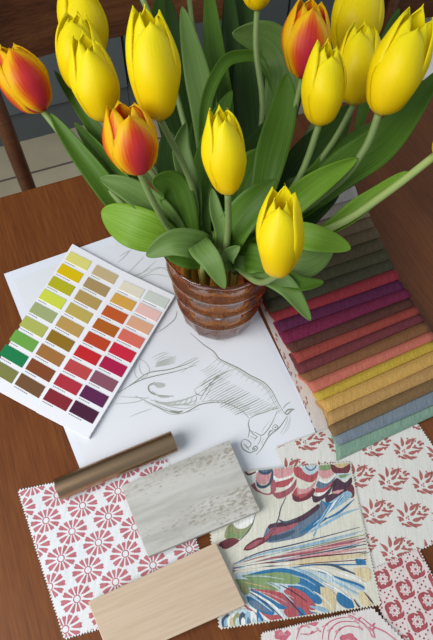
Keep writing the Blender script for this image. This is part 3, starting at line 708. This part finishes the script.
for key, q in (('L', cL), ('R', cR)):
    z, colsets = chips[key]; todo = []; ink = []
    ex = ((q[1]-q[0])+(q[2]-q[3])).normalized(); ey = ((q[3]-q[0])+(q[2]-q[1])).normalized()
    wpage = (q[1]-q[0]).length
    for a, b, hx, nm in colsets:
        A, B = G(*a, z), G(*b, z)
        for k in range(9):
            c = A.lerp(B, k/8); dx = ex*wpage*.203; dy = ey*(B-A).length/8*.352
            todo.append((c, dx, dy, hx[k], nm[k]))
            t0 = c+dy*1.18-dx*.25
            n_ = rnd.randint(5, 8)
            for w in range(n_):
                ink.append((c + dy*1.3 - dx*.95 + dx*(.16*w) + dx*.07, dx*.06, dy*.07))
    pg = page('left_page' if key == 'L' else 'right_page', q, z, (.0012, ) if key == 'L' else (.0011, .0022, .0033, .0044), ink)
    for t in todo: chip(*t[:3], z, t[3], t[4], pg)

# ------------------------------------------------------------------ bronze tube
RT = .0118
tp, tq = G(57.6, 489.6, RT+.0012), G(174.2, 441, RT+.0012)
M_bronze = mat('brushed_bronze', srgb('b09272'), .36, 1)
v = coords(M_bronze, (.05, 1, 1)); n = N(M_bronze, 'ShaderNodeTexNoise', Scale=900, Detail=2); L(M_bronze, v, n.inputs['Vector']); bump(M_bronze, n.outputs['Fac'], .12, .0003)
bm = bmesh.new(); Lt = (tq-tp).length; prof = [(0, .0098), (.0, RT-.0006), (.0006, RT), (Lt-.0006, RT), (Lt, RT-.0006), (Lt, .0098), (Lt-.001, .0094), (.001, .0094)]
ring = []
for x, r_ in prof: ring.append([bm.verts.new((x, r_*math.cos(a*math.pi/24), r_*math.sin(a*math.pi/24))) for a in range(48)])
for i in range(len(prof)):
    for j in range(48): bm.faces.new((ring[i][j], ring[i][(j+1) % 48], ring[(i+1) % len(prof)][(j+1) % 48], ring[(i+1) % len(prof)][j]))
bmesh.ops.recalc_face_normals(bm, faces=bm.faces)
o = link('bronze_tube', bm, M_bronze, loc=tp, rz=frame_of(tp, tq)); o.data.set_sharp_from_angle(angle=R(40))
tag(o, 'brushed bronze metal tube lying across the paper and the flower wheel fabric', 'tube')

# ------------------------------------------------------------------ stone tile and wood sample
def slab(name, quad, z0, z1, m_, bevel, label, cat):
    P = [G(x, y, z1) for x, y in quad]; c = sum(P, Vector())/4; a = frame_of(P[3], P[2])
    inv = Matrix.Rotation(-a, 4, 'Z')
    bm = bmesh.new(); prism(bm, [((inv @ (p-c)).x, (inv @ (p-c)).y) for p in P[::-1]], 0, z1-z0, bevel)
    o = link(name, bm, m_, smooth=False, loc=(c.x, c.y, z0), rz=a); tag(o, label, cat); return o
M_trav = mat('travertine', srgb('bdbeb6'), .6, spec=.25)
v = coords(M_trav, (.16, 1, 1), rot=(0, 0, R(-3)))
n1 = N(M_trav, 'ShaderNodeTexNoise', Scale=75, Detail=6, Roughness=.6, Distortion=.4); L(M_trav, v, n1.inputs['Vector'])
n2 = N(M_trav, 'ShaderNodeTexNoise', Scale=420, Detail=4, Roughness=.65); L(M_trav, coords(M_trav, (.42, 1, 1)), n2.inputs['Vector'])
rp = ramp(M_trav, [(.34, srgb('adaca4')), (.47, srgb('bbb9b1')), (.62, srgb('c7c5be'))]); L(M_trav, n1.outputs['Fac'], rp.inputs[0])
n3 = N(M_trav, 'ShaderNodeTexNoise', Scale=26, Detail=2); L(M_trav, coords(M_trav, (.1, 1, 1)), n3.inputs['Vector'])
mul = N(M_trav, 'ShaderNodeMath', operation='MULTIPLY'); L(M_trav, n2.outputs['Fac'], mul.inputs[0]); L(M_trav, n3.outputs['Fac'], mul.inputs[1])
pr = ramp(M_trav, [(.30, (0, 0, 0, 1)), (.37, (.75, .75, .75, 1))]); L(M_trav, mul.outputs[0], pr.inputs[0])
mx = N(M_trav, 'ShaderNodeMixRGB'); L(M_trav, pr.outputs[0], mx.inputs[0]); L(M_trav, rp.outputs[0], mx.inputs[1]); mx.inputs[2].default_value = srgb('958a78')
L(M_trav, mx.outputs[0], bsdf(M_trav).inputs['Base Color'])
slab('stone_tile', [(121, 486), (229, 440), (259.9, 510.4), (148, 556.6)], .0056, .0146, M_trav, .0006, 'pale grey travertine stone tile with pitted veins in the middle of the samples', 'stone tile')
M_oak = wood_mat('pale_wood', srgb('bba388'), srgb('cbb499'), srgb('d5c1a9'), rough=.5, fine=330, axis='X', contrast=.8)
slab('wood_sample', [(87.9, 601.8), (215.7, 542.4), (245.2, 605), (112, 664)], .0056, .0126, M_oak, .0008, 'pale blond wood sample board at the bottom, beside the marbled fabric', 'wood sample')

# ------------------------------------------------------------------ vase
vc = G(218, 314)
prof = [(.000, .0370), (.003, .0405), (.012, .0452), (.024, .0476), (.036, .0482), (.0425, .0474), (.0438, .0510), (.0468, .0514), (.053, .0480), (.070, .0492), (.0765, .0502), (.0778, .0548), (.081, .0552), (.088, .0518),
        (.103, .0532), (.1105, .0548), (.1118, .0592), (.115, .0596), (.122, .0560), (.133, .0578), (.143, .0612), (.147, .0622)]
NA = 120
def vr(z, r_, a):
    k = 0
    if z < .042: k = -.0030*abs(math.sin(6*a + (0 if z < .02 else .26)))*math.sin(math.pi*min(1, z/.042))
    else:
        for z0, z1 in ((.0475, .0755), (.082, .109), (.116, .143)):
            if z0 < z < z1: k = -.0042*max(0, math.cos(8*a))**.6*math.sin(math.pi*(z-z0)/(z1-z0))
    if z > .13: k += .0008*math.cos(9*a)*(z-.13)/.018
    return r_+k
bm = bmesh.new(); fine = []
for i in range(len(prof)-1):
    for t in (0, .5): fine.append((prof[i][0]*(1-t)+prof[i+1][0]*t, prof[i][1]*(1-t)+prof[i+1][1]*t))
fine.append(prof[-1])
rings = [[bm.verts.new((vr(z, r_, 2*math.pi*j/NA)*math.cos(2*math.pi*j/NA), vr(z, r_, 2*math.pi*j/NA)*math.sin(2*math.pi*j/NA), z)) for j in range(NA)] for z, r_ in fine]
inner = [(.1482, .0612), (.1478, .0598), (.142, .0570), (.12, .0510), (.09, .0465), (.06, .0450), (.04, .0440), (.024, .0428), (.013, .0385), (.0075, .0340), (.0055, .0270), (.005, .0150)]
rings += [[bm.verts.new((r_*math.cos(2*math.pi*j/NA), r_*math.sin(2*math.pi*j/NA), z)) for j in range(NA)] for z, r_ in inner]
for a, b in zip(rings, rings[1:]):
    for j in range(NA): bm.faces.new((a[j], a[(j+1) % NA], b[(j+1) % NA], b[j]))
bm.faces.new(rings[0][::-1]); bm.faces.new(rings[-1])
bmesh.ops.recalc_face_normals(bm, faces=bm.faces)
M_glass = mat('amber_glass', (.62, .30, .17, 1), .02)
bs = bsdf(M_glass); bs.inputs['Transmission Weight'].default_value = 1; bs.inputs['IOR'].default_value = 1.5
bs.inputs['Base Color'].default_value = (.64, .28, .09, 1)
tp_ = N(M_glass, 'ShaderNodeBsdfTransparent'); tp_.inputs[0].default_value = (.76, .36, .10, 1)
gl = N(M_glass, 'ShaderNodeBsdfGlossy'); gl.inputs['Roughness'].default_value = .03
m1 = N(M_glass, 'ShaderNodeMixShader'); m1.inputs[0].default_value = .32; L(M_glass, bs.outputs[0], m1.inputs[1]); L(M_glass, tp_.outputs[0], m1.inputs[2])
lw = N(M_glass, 'ShaderNodeLayerWeight'); lw.inputs['Blend'].default_value = .5
pw = N(M_glass, 'ShaderNodeMath', operation='POWER'); pw.inputs[1].default_value = 4; L(M_glass, lw.outputs['Facing'], pw.inputs[0])
fr = N(M_glass, 'ShaderNodeMath', operation='MULTIPLY_ADD'); fr.inputs[1].default_value = .55; fr.inputs[2].default_value = .04; L(M_glass, pw.outputs[0], fr.inputs[0])
m2 = N(M_glass, 'ShaderNodeMixShader'); L(M_glass, fr.outputs[0], m2.inputs[0]); L(M_glass, m1.outputs[0], m2.inputs[1]); L(M_glass, gl.outputs[0], m2.inputs[2])
L(M_glass, m2.outputs[0], M_glass.node_tree.nodes['Material Output'].inputs['Surface'])
vase = link('vase', bm, M_glass, loc=(vc.x, vc.y, .0008)); tag(vase, 'amber brown ribbed glass vase holding the tulips on the drawing', 'vase')

# ------------------------------------------------------------------ tulips
def petal_mat(name, flame):
    mt = mat(name, srgb('f2cb10'), .45, spec=.3)
    uv = N(mt, 'ShaderNodeUVMap'); sx = N(mt, 'ShaderNodeSeparateXYZ'); L(mt, uv.outputs[0], sx.inputs[0])
    st = N(mt, 'ShaderNodeMapping'); st.inputs['Scale'].default_value = (26, 1.6, 1); L(mt, uv.outputs[0], st.inputs[0])
    nz = N(mt, 'ShaderNodeTexNoise', Scale=1, Detail=3); L(mt, st.outputs[0], nz.inputs['Vector'])
    if flame:
        # distance from the petal's middle line -> red heart, yellow margin and tip
        a = N(mt, 'ShaderNodeMath', operation='SUBTRACT'); a.inputs[1].default_value = .5; L(mt, sx.outputs[0], a.inputs[0])
        b = N(mt, 'ShaderNodeMath', operation='ABSOLUTE'); L(mt, a.outputs[0], b.inputs[0])
        c = N(mt, 'ShaderNodeMath', operation='MULTIPLY_ADD'); c.inputs[1].default_value = .25; L(mt, nz.outputs['Fac'], c.inputs[0]); L(mt, b.outputs[0], c.inputs[2])
        d = N(mt, 'ShaderNodeMath', operation='POWER'); d.inputs[1].default_value = 3; L(mt, sx.outputs[1], d.inputs[0])
        e = N(mt, 'ShaderNodeMath', operation='MULTIPLY_ADD'); e.inputs[1].default_value = .34; L(mt, d.outputs[0], e.inputs[0]); L(mt, c.outputs[0], e.inputs[2])
        r = ramp(mt, [(.20, srgb('d93a48')), (.33, srgb('e44c2c')), (.44, srgb('f3901a')), (.54, srgb('fdd21a'))]); L(mt, e.outputs[0], r.inputs[0])
    else:
        c = N(mt, 'ShaderNodeMath', operation='MULTIPLY_ADD'); c.inputs[1].default_value = .22; L(mt, nz.outputs['Fac'], c.inputs[0]); L(mt, sx.outputs[1], c.inputs[2])
        r = ramp(mt, [(.08, srgb('dcd05a')), (.2, srgb('fadb06')), (.6, srgb('ffec08')), (1, srgb('fff31c'))]); L(mt, c.outputs[0], r.inputs[0])
    L(mt, r.outputs[0], bsdf(mt).inputs['Base Color'])
    bump(mt, nz.outputs['Fac'], .25, .0008)
    tr = N(mt, 'ShaderNodeBsdfTranslucent'); L(mt, r.outputs[0], tr.inputs[0])
    mx = N(mt, 'ShaderNodeMixShader'); mx.inputs[0].default_value = .42
    L(mt, bsdf(mt).outputs[0], mx.inputs[1]); L(mt, tr.outputs[0], mx.inputs[2])
    L(mt, mx.outputs[0], mt.node_tree.nodes['Material Output'].inputs['Surface'])
    return mt
def green_mat(name, c1, c2, c3, trans=.3):
    mt = mat(name, srgb(c2), .46, spec=.28)
    uv = N(mt, 'ShaderNodeUVMap'); st = N(mt, 'ShaderNodeMapping'); st.inputs['Scale'].default_value = (16, .8, 1); L(mt, uv.outputs[0], st.inputs[0])
    nz = N(mt, 'ShaderNodeTexNoise', Scale=1.6, Detail=4); L(mt, st.outputs[0], nz.inputs['Vector'])
    r = ramp(mt, [(.22, srgb(c1)), (.5, srgb(c2)), (.78, srgb(c3))]); L(mt, nz.outputs['Fac'], r.inputs[0]); L(mt, r.outputs[0], bsdf(mt).inputs['Base Color'])
    bump(mt, nz.outputs['Fac'], .25, .0008)
    tr = N(mt, 'ShaderNodeBsdfTranslucent'); 
    hs = N(mt, 'ShaderNodeHueSaturation'); hs.inputs['Value'].default_value = 1.5; hs.inputs['Hue'].default_value = .485; L(mt, r.outputs[0], hs.inputs['Color']); L(mt, hs.outputs[0], tr.inputs[0])
    mx = N(mt, 'ShaderNodeMixShader'); mx.inputs[0].default_value = trans
    L(mt, bsdf(mt).outputs[0], mx.inputs[1]); L(mt, tr.outputs[0], mx.inputs[2]); L(mt, mx.outputs[0], mt.node_tree.nodes['Material Output'].inputs['Surface'])
    return mt
M_y = petal_mat('yellow_petal', False); M_r = petal_mat('flamed_petal', True)
M_leaf = green_mat('tulip_leaf', '44691a', '567d25', '6c9434')
M_leaf2 = green_mat('tulip_leaf_grey', '5c8038', '709048', '88a464')
M_leaf3 = green_mat('tulip_leaf_bright', '6a9824', '80aa32', '98bc50')
M_leaf4 = green_mat('tulip_leaf_shaded', '243c10', '325018', '44651f')  # darker leaf copy; shade inside the bouquet is put into its colour
M_stem = green_mat('tulip_stem', '6a8446', '7f9658', '93a86c', .1)
M_stem_pale = green_mat('tulip_stem_pale', '9cb45c', 'b4c878', 'c6d68e', .2)

def petal_bm(Rm, Hh, phi, inner, seed, openn, hsel=1.0):
    q = random.Random(seed); bm = bmesh.new(); uvl = bm.loops.layers.uv.new('UVMap')
    nu, nv = 14, 20; hmul = 1 + q.uniform(-.05, .05) - (.02 if inner else 0); wmul = q.uniform(.95, 1.06); tiplean = q.uniform(-.05, .09)+openn*.25; tw = q.uniform(-.12, .12)
    wmax = 1.16*wmul if not inner else 1.0*wmul
    hmul = hsel*(1+q.uniform(-.03, .03))
    grid = []
    for j in range(nv+1):
        v_ = j/nv
        body = math.sin(math.pi*(.12+.50*v_**.8))                         # egg profile, closing towards the top
        r_ = Rm*(body*(1-((.66 if inner else .50)-.5*openn)*max(0, (v_-.40)/.60)**1.8) + tiplean*max(0, v_-.7)**1.5*2.0)
        if v_ < .14: r_ *= math.sqrt(max(.02, 1-((.14-v_)/.14)**2))
        r_ *= (.89 if inner else 1.0)
        w = wmax*((.62+.38*math.sin(math.pi/2*v_/.45)) if v_ < .45 else max(0, 1-((v_-.45)/.55)**4.2)**.6)
        row = []
        for i in range(nu+1):
            u = i/nu*2-1; a = phi + u*w + tw*v_
            rr = r_*(1 + .045*(1-abs(u))**2*math.sin(math.pi*v_) - .035*u*u) + .0006*math.sin(9*v_+3*u+seed)
            rr -= r_*.05*abs(u)**3*v_
            zz = Hh*hmul*(v_ + .012*math.exp(-(u/.35)**2)*v_**6 - .03*u*u*v_**3)
            row.append(Vector((rr*math.cos(a), rr*math.sin(a), zz)))
        grid.append(row)
    V = [[bm.verts.new(p) for p in row] for row in grid]
    for j in range(nv):
        for i in range(nu):
            f = bm.faces.new((V[j][i], V[j][i+1], V[j+1][i+1], V[j+1][i]))
            for lp, (a, b) in zip(f.loops, ((i, j), (i+1, j), (i+1, j+1), (i, j+1))): lp[uvl].uv = (a/nu, b/nv)
    bmesh.ops.remove_doubles(bm, verts=bm.verts, dist=1e-5)
    return bm
def solid(o, t, off=0):
    md = o.modifiers.new('thickness', 'SOLIDIFY'); md.thickness = t; md.offset = off
    return o
def stem_bm(P, r0_, r1_):
    bm = bmesh.new(); uvl = bm.loops.layers.uv.new('UVMap')
    tube(bm, catmull(P, 22), lambda t: r0_*(1-t)+r1_*t, 10)
    return bm
def leaf_bm(spine, W, fold=.25, twist=(0, 0), curl=0, shape=1.0, base=.45, wavy=.06, seed=0, nh=None):
    """spine: 3-D points from base to tip; W: widest blade width in metres"""
    q = random.Random(seed); bm = bmesh.new(); uvl = bm.loops.layers.uv.new('UVMap')
    n = 30; m_ = 8; S_ = catmull(spine, n); rows_ = []
    for k, p in enumerate(S_):
        t = k/n; T = (S_[min(k+1, n)]-S_[max(k-1, 0)]).normalized()
        view = (CAM-p).normalized() if nh is None else nh
        side = T.cross(view)
        if side.length < 1e-4: side = rt.copy()
        side.normalize(); nrm = side.cross(T).normalized()
        ang = R(twist[0]*(1-t)+twist[1]*t)
        s2 = side*math.cos(ang)+nrm*math.sin(ang); n2 = nrm*math.cos(ang)-side*math.sin(ang)
        x = t**shape
        w = W/2*((base+(1-base)*math.sin(math.pi/2*min(1, x/.42))) if x < .42 else max(0, math.cos(math.pi/2*((x-.42)/.58)**1.25))**.8)
        row = []
        for i in range(m_+1):
            u = i/m_*2-1
            off = fold*w*(u*u-.4) + wavy*W*math.sin(t*11+q.random()*.2+seed)*u*abs(u)*math.sin(math.pi*t) + curl*w*u*abs(u)
            row.append(bm.verts.new(p + s2*(w*u) + n2*off))
        rows_.append(row)
    for k in range(n):
        for i in range(m_):
            f = bm.faces.new((rows_[k][i], rows_[k][i+1], rows_[k+1][i+1], rows_[k+1][i]))
            for lp, (a, b) in zip(f.loops, ((i, k), (i+1, k), (i+1, k+1), (i, k+1))): lp[uvl].uv = (a/m_, b/n)
    bmesh.ops.remove_doubles(bm, verts=bm.verts, dist=2e-5)
    return bm

def in_vase(k):
    a = k*2.399; r_ = .012+.022*((k*7) % 5)/5
    return Vector((vc.x+r_*math.cos(a), vc.y+r_*math.sin(a), .016)), Vector((vc.x+1.25*r_*math.cos(a), vc.y+1.3*r_*math.sin(a), .146))

LEAFN = [0]
def add_leaf(t, m_, pts, w, **k):
    """pts: (px, py, depth) base to tip; w: width in px at mid depth"""
    LEAFN[0] += 1
    dm = sum(p[2] for p in pts)/len(pts)
    bm = leaf_bm([D(*p) for p in pts], w*dm/F, seed=LEAFN[0], **k)
    solid(link('leaf', bm, m_, t), .0007)

TN = [0]
def tulip(label, kind, bpx, tpx, wpx, d0, d1, mids, leaves, phi0=None, openn=0., stem_m=None, sw=.0030):
    TN[0] += 1; k = TN[0]
    foot, mouth = in_vase(k)
    e = empty('tulip', foot); tag(e, label, 'tulip', 'tulips in the glass vase')
    b, t = D(*bpx, d0), D(*tpx, d1)
    ax = t-b; Hh = ax.length; ax.normalize(); Rm = wpx*(d0+d1)/2/F/2
    M3 = ax.to_track_quat('Z', 'Y').to_matrix().to_4x4(); M3.translation = b
    q = random.Random(k*13); ph = phi0 if phi0 is not None else q.uniform(0, 6)
    pm = M_r if kind == 'r' else M_y
    # turn the ring so that an outer petal faces the viewer
    loc = M3.inverted() @ CAM; face = math.atan2(loc.y, loc.x)
    for i in range(6):
        inner = i >= 3
        bm = petal_bm(Rm, Hh, face+ph+i*2*math.pi/3+(math.pi/3 if inner else 0), inner, k*10+i, openn, (.86, .93, .97, .90, 1.0, .92)[i])
        bm.transform(M3); solid(link('petal', bm, pm, e), .0009)
    P = [foot, mouth] + [D(*m_) for m_ in mids] + [b+ax*.002]
    link('stem', stem_bm(P, .0036, sw), stem_m or M_stem, e)
    for lf in leaves: add_leaf(e, lf[0], lf[1], lf[2], **(lf[3] if len(lf) > 3 else {}))
    return e
A_, B_, C_, D_ = M_leaf, M_leaf2, M_leaf3, M_leaf4
def mz(px, py, d): return (px, py, d)

tulip('red and yellow flamed tulip leaning out at far left', 'r', (43, 112), (2, 42), 52, .55, .52, [mz(150, 225, .57), mz(95, 175, .56)],
      [(A_, [(175, 245, .585), (135, 222, .57), (88, 165, .55), (50, 113, .545)], 23, dict(fold=.5)),
       (A_, [(170, 238, .58), (140, 205, .565), (105, 160, .56), (74, 122, .56)], 20, dict(fold=.4, twist=(0, 30)))], phi0=.3)
tulip('red and yellow flamed tulip in front of the left yellow tulips', 'r', (140, 174), (121, 101), 57, .47, .435, [mz(175, 235, .55), mz(155, 205, .50)],
      [(C_, [(180, 244, .555), (160, 236, .54), (132, 226, .535), (101, 212, .55)], 42, dict(fold=.15, twist=(-10, 20), base=.5, shape=1.5)),
       (B_, [(185, 240, .56), (160, 212, .54), (130, 190, .53), (100, 178, .53)], 26, dict(fold=.4)),
       (A_, [(190, 240, .56), (178, 200, .54), (170, 185, .53), (152, 182, .52)], 34, dict(fold=.25, base=.6))], phi0=.15, openn=.12)
tulip('yellow tulip at upper left, cut off by the top of the photo', 'y', (92, 66), (74, -26), 50, .60, .56, [mz(190, 215, .62), mz(130, 130, .61)], [], phi0=.2)
tulip('yellow tulip at upper left, half hidden behind its lower neighbour', 'y', (84, 94), (74, 10), 50, .555, .52, [mz(185, 220, .60), mz(125, 150, .575)],
      [(A_, [(165, 220, .60), (120, 165, .58), (85, 115, .57), (54, 70, .565)], 14, dict(fold=.4))], phi0=-.3)
tulip('yellow tulip just above the front flamed red one', 'y', (104, 122), (84, 34), 50, .50, .46, [mz(190, 225, .58), mz(150, 170, .54)], [], phi0=.1)
tulip('tall yellow tulip right of the left cluster', 'y', (160, 121), (146, 2), 56, .48, .43, [mz(200, 225, .57), mz(190, 180, .53)],
      [(B_, [(195, 235, .57), (192, 195, .55), (181, 150, .54), (186, 122, .53)], 20, dict(fold=.5, twist=(20, -30))),
       (A_, [(205, 235, .57), (200, 190, .56), (215, 130, .57), (232, 90, .58)], 24, dict(fold=.3, twist=(0, 25)))], phi0=.1)
tulip('yellow tulip in the front centre above the vase', 'y', (228, 195), (221, 106), 46, .46, .42, [mz(222, 262, .56), mz(228, 230, .51)],
      [(A_, [(225, 262, .565), (230, 235, .53), (252, 205, .51), (277, 180, .50)], 34, dict(fold=.35, twist=(0, 15))),
       (B_, [(215, 258, .555), (222, 235, .53), (216, 210, .52), (212, 188, .52)], 14, dict(fold=.4))], phi0=.35)
tulip('yellow tulip hanging low at the right front of the vase', 'y', (278, 277), (282, 189), 50, .47, .43, [mz(235, 262, .565), mz(258, 282, .53)],
      [(B_, [(228, 258, .565), (262, 272, .535), (288, 288, .52), (311, 321, .53)], 21, dict(fold=.3)),
       (A_, [(235, 262, .565), (275, 276, .53), (300, 284, .52), (324, 282, .52)], 19, dict(fold=.35, twist=(10, 30))),
       (C_, [(245, 250, .56), (290, 236, .53), (322, 240, .515), (351, 249, .515)], 27, dict(fold=.3)),
       (B_, [(250, 262, .56), (290, 262, .54), (312, 258, .535), (334, 244, .535)], 36, dict(fold=.15, base=.6))], phi0=-.25)
tulip('yellow tulip at the top centre with only its base in view', 'y', (257, 11), (256, -60), 38, .58, .54, [mz(240, 215, .61), mz(262, 120, .61), mz(256, 50, .59)],
      [(B_, [(275, 120, .64), (285, 70, .64), (268, 40, .63), (232, 33, .615)], 40, dict(fold=.2, twist=(0, 20), base=.7)),
       (A_, [(205, 180, .60), (205, 110, .60), (222, 66, .60), (242, 56, .605), (262, 62, .61), (276, 100, .61)], 12, dict(fold=.5, base=.8)),
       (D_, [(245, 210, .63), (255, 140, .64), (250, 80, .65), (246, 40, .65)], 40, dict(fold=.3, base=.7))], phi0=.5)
tulip('red and yellow flamed tulip in the right cluster', 'r', (302, 79), (312, -4), 52, .56, .52, [mz(245, 215, .60), mz(285, 140, .58)],
      [(A_, [(258, 215, .58), (270, 160, .57), (282, 115, .57), (287, 74, .57)], 32, dict(fold=.3))], phi0=.1)
tulip('yellow tulip at right just below the flamed red one', 'y', (319, 126), (330, 41), 46, .50, .46, [mz(250, 232, .57), mz(295, 185, .53)],
      [(C_, [(262, 235, .56), (290, 205, .53), (318, 182, .52), (358, 158, .52)], 27, dict(fold=.5, twist=(0, -20), base=.6))], phi0=.4)
tulip('yellow tulip between the flamed red tulip and the largest yellow one', 'y', (354, 106), (364, 20), 48, .56, .53, [mz(255, 222, .60), mz(320, 160, .58)],
      [(A_, [(262, 228, .59), (310, 185, .58), (345, 150, .58), (380, 122, .59)], 26, dict(fold=.3)),
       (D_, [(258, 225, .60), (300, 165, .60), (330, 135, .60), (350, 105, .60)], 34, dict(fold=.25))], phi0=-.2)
tulip('yellow tulip at the top right, cut off by the top of the photo', 'y', (348, 62), (368, -34), 54, .62, .59, [mz(250, 215, .63), mz(310, 130, .63)],
      [(A_, [(358, 130, .66), (370, 85, .66), (386, 40, .66), (399, 8, .66)], 14, dict(fold=.5))], phi0=.1)
tulip('largest yellow tulip at far right edge', 'y', (378, 115), (424, 8), 58, .50, .45, [mz(255, 235, .58), mz(330, 190, .54), mz(364, 150, .52)],
      [(A_, [(290, 216, .57), (340, 172, .55), (387, 138, .54), (442, 68, .54)], 38, dict(fold=.3, twist=(0, 15))),
       (B_, [(278, 222, .57), (315, 196, .56), (346, 180, .55), (378, 165, .55)], 20, dict(fold=.25))], phi0=.15, sw=.0036)
tulip('tulip whose pale stem runs out of the photo at right above the swatches', 'y', (434, 156), (480, 128), 40, .52, .50, [mz(262, 250, .575), mz(335, 226, .545), mz(385, 194, .53)],
      [(C_, [(322, 234, .56), (348, 217, .55), (376, 196, .54), (408, 171, .535)], 21, dict(fold=.6, base=.6, twist=(25, 35)))], phi0=.2, stem_m=M_stem_pale, sw=.0038)
tulip('tulip rising out of the photo at top, its stem right of the tall yellow one', 'y', (136, -14), (118, -90), 44, .58, .54, [mz(210, 215, .62), mz(178, 100, .61), mz(152, 22, .59)],
      [(D_, [(205, 200, .62), (195, 130, .63), (180, 60, .64), (166, -10, .64)], 22, dict(fold=.3)),
       (B_, [(212, 200, .61), (208, 130, .61), (196, 70, .61), (182, 6, .61)], 28, dict(fold=.3, twist=(20, -10)))], phi0=.2)
tulip('tulip rising out of the photo at top centre on a thin dark stem', 'y', (188, -12), (182, -85), 42, .64, .60, [mz(215, 210, .63), mz(205, 110, .65), mz(193, 30, .65)],
      [(A_, [(215, 205, .62), (222, 120, .63), (214, 50, .64), (208, -20, .64)], 24, dict(fold=.3, base=.7)),
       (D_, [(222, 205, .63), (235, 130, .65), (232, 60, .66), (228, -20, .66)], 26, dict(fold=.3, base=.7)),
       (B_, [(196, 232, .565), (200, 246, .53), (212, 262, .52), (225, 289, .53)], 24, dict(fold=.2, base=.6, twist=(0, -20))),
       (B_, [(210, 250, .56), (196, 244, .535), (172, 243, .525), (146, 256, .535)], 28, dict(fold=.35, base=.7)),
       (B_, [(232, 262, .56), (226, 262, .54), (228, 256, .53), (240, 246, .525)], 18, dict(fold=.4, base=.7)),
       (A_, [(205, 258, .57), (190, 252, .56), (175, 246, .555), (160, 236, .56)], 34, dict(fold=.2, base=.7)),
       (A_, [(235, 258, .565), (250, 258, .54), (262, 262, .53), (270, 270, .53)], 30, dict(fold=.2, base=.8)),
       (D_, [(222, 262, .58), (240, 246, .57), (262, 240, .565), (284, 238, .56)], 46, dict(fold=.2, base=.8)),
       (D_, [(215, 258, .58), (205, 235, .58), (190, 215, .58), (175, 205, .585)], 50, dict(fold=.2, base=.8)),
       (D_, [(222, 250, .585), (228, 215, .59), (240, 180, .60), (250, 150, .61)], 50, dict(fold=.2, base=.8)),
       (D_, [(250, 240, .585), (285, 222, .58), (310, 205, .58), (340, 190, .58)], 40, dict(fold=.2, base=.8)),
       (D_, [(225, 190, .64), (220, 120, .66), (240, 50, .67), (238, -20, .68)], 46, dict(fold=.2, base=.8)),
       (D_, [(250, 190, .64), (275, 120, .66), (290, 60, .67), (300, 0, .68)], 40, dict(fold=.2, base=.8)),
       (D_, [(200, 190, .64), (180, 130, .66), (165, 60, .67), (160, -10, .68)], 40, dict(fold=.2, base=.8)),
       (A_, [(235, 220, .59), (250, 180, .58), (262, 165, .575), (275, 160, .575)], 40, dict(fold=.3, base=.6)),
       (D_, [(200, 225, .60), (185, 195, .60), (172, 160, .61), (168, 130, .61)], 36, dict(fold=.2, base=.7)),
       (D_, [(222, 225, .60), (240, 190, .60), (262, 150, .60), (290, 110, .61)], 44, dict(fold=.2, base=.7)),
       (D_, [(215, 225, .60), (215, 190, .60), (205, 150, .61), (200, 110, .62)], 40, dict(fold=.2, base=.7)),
       (D_, [(235, 228, .59), (275, 205, .585), (305, 190, .58), (335, 170, .58)], 36, dict(fold=.2, base=.7))], phi0=.2)

# ------------------------------------------------------------------ light
w = bpy.data.worlds.new('world'); scene.world = w; w.use_nodes = True
bg = w.node_tree.nodes['Background']; bg.inputs[0].default_value = (.72, .84, 1, 1); bg.inputs[1].default_value = .36
def area(name, loc, target, size, power, color):
    ld = bpy.data.lights.new(name, 'AREA'); ld.shape = 'RECTANGLE'; ld.size, ld.size_y = size; ld.energy = power; ld.color = color
    o = bpy.data.objects.new(name, ld); COL.objects.link(o); o.location = loc
    o.rotation_euler = (Vector(target)-Vector(loc)).to_track_quat('-Z', 'Y').to_euler(); return o
area('window_daylight', (-1.1, -.5, 1.05), (0, .25, 0), (1.1, 1.3), 31, (1, .985, .965))
area('right_window_daylight', (1.5, 1.1, 1.0), (.1, .3, .1), (.9, 1.3), 5, (1, .97, .9))  # unseen window assumed at the right rear, added to backlight the leaves

vs = scene.view_settings; vs.view_transform = 'Standard'; vs.look = 'None'; vs.gamma = 1; vs.use_curve_mapping = False; vs.exposure = .1
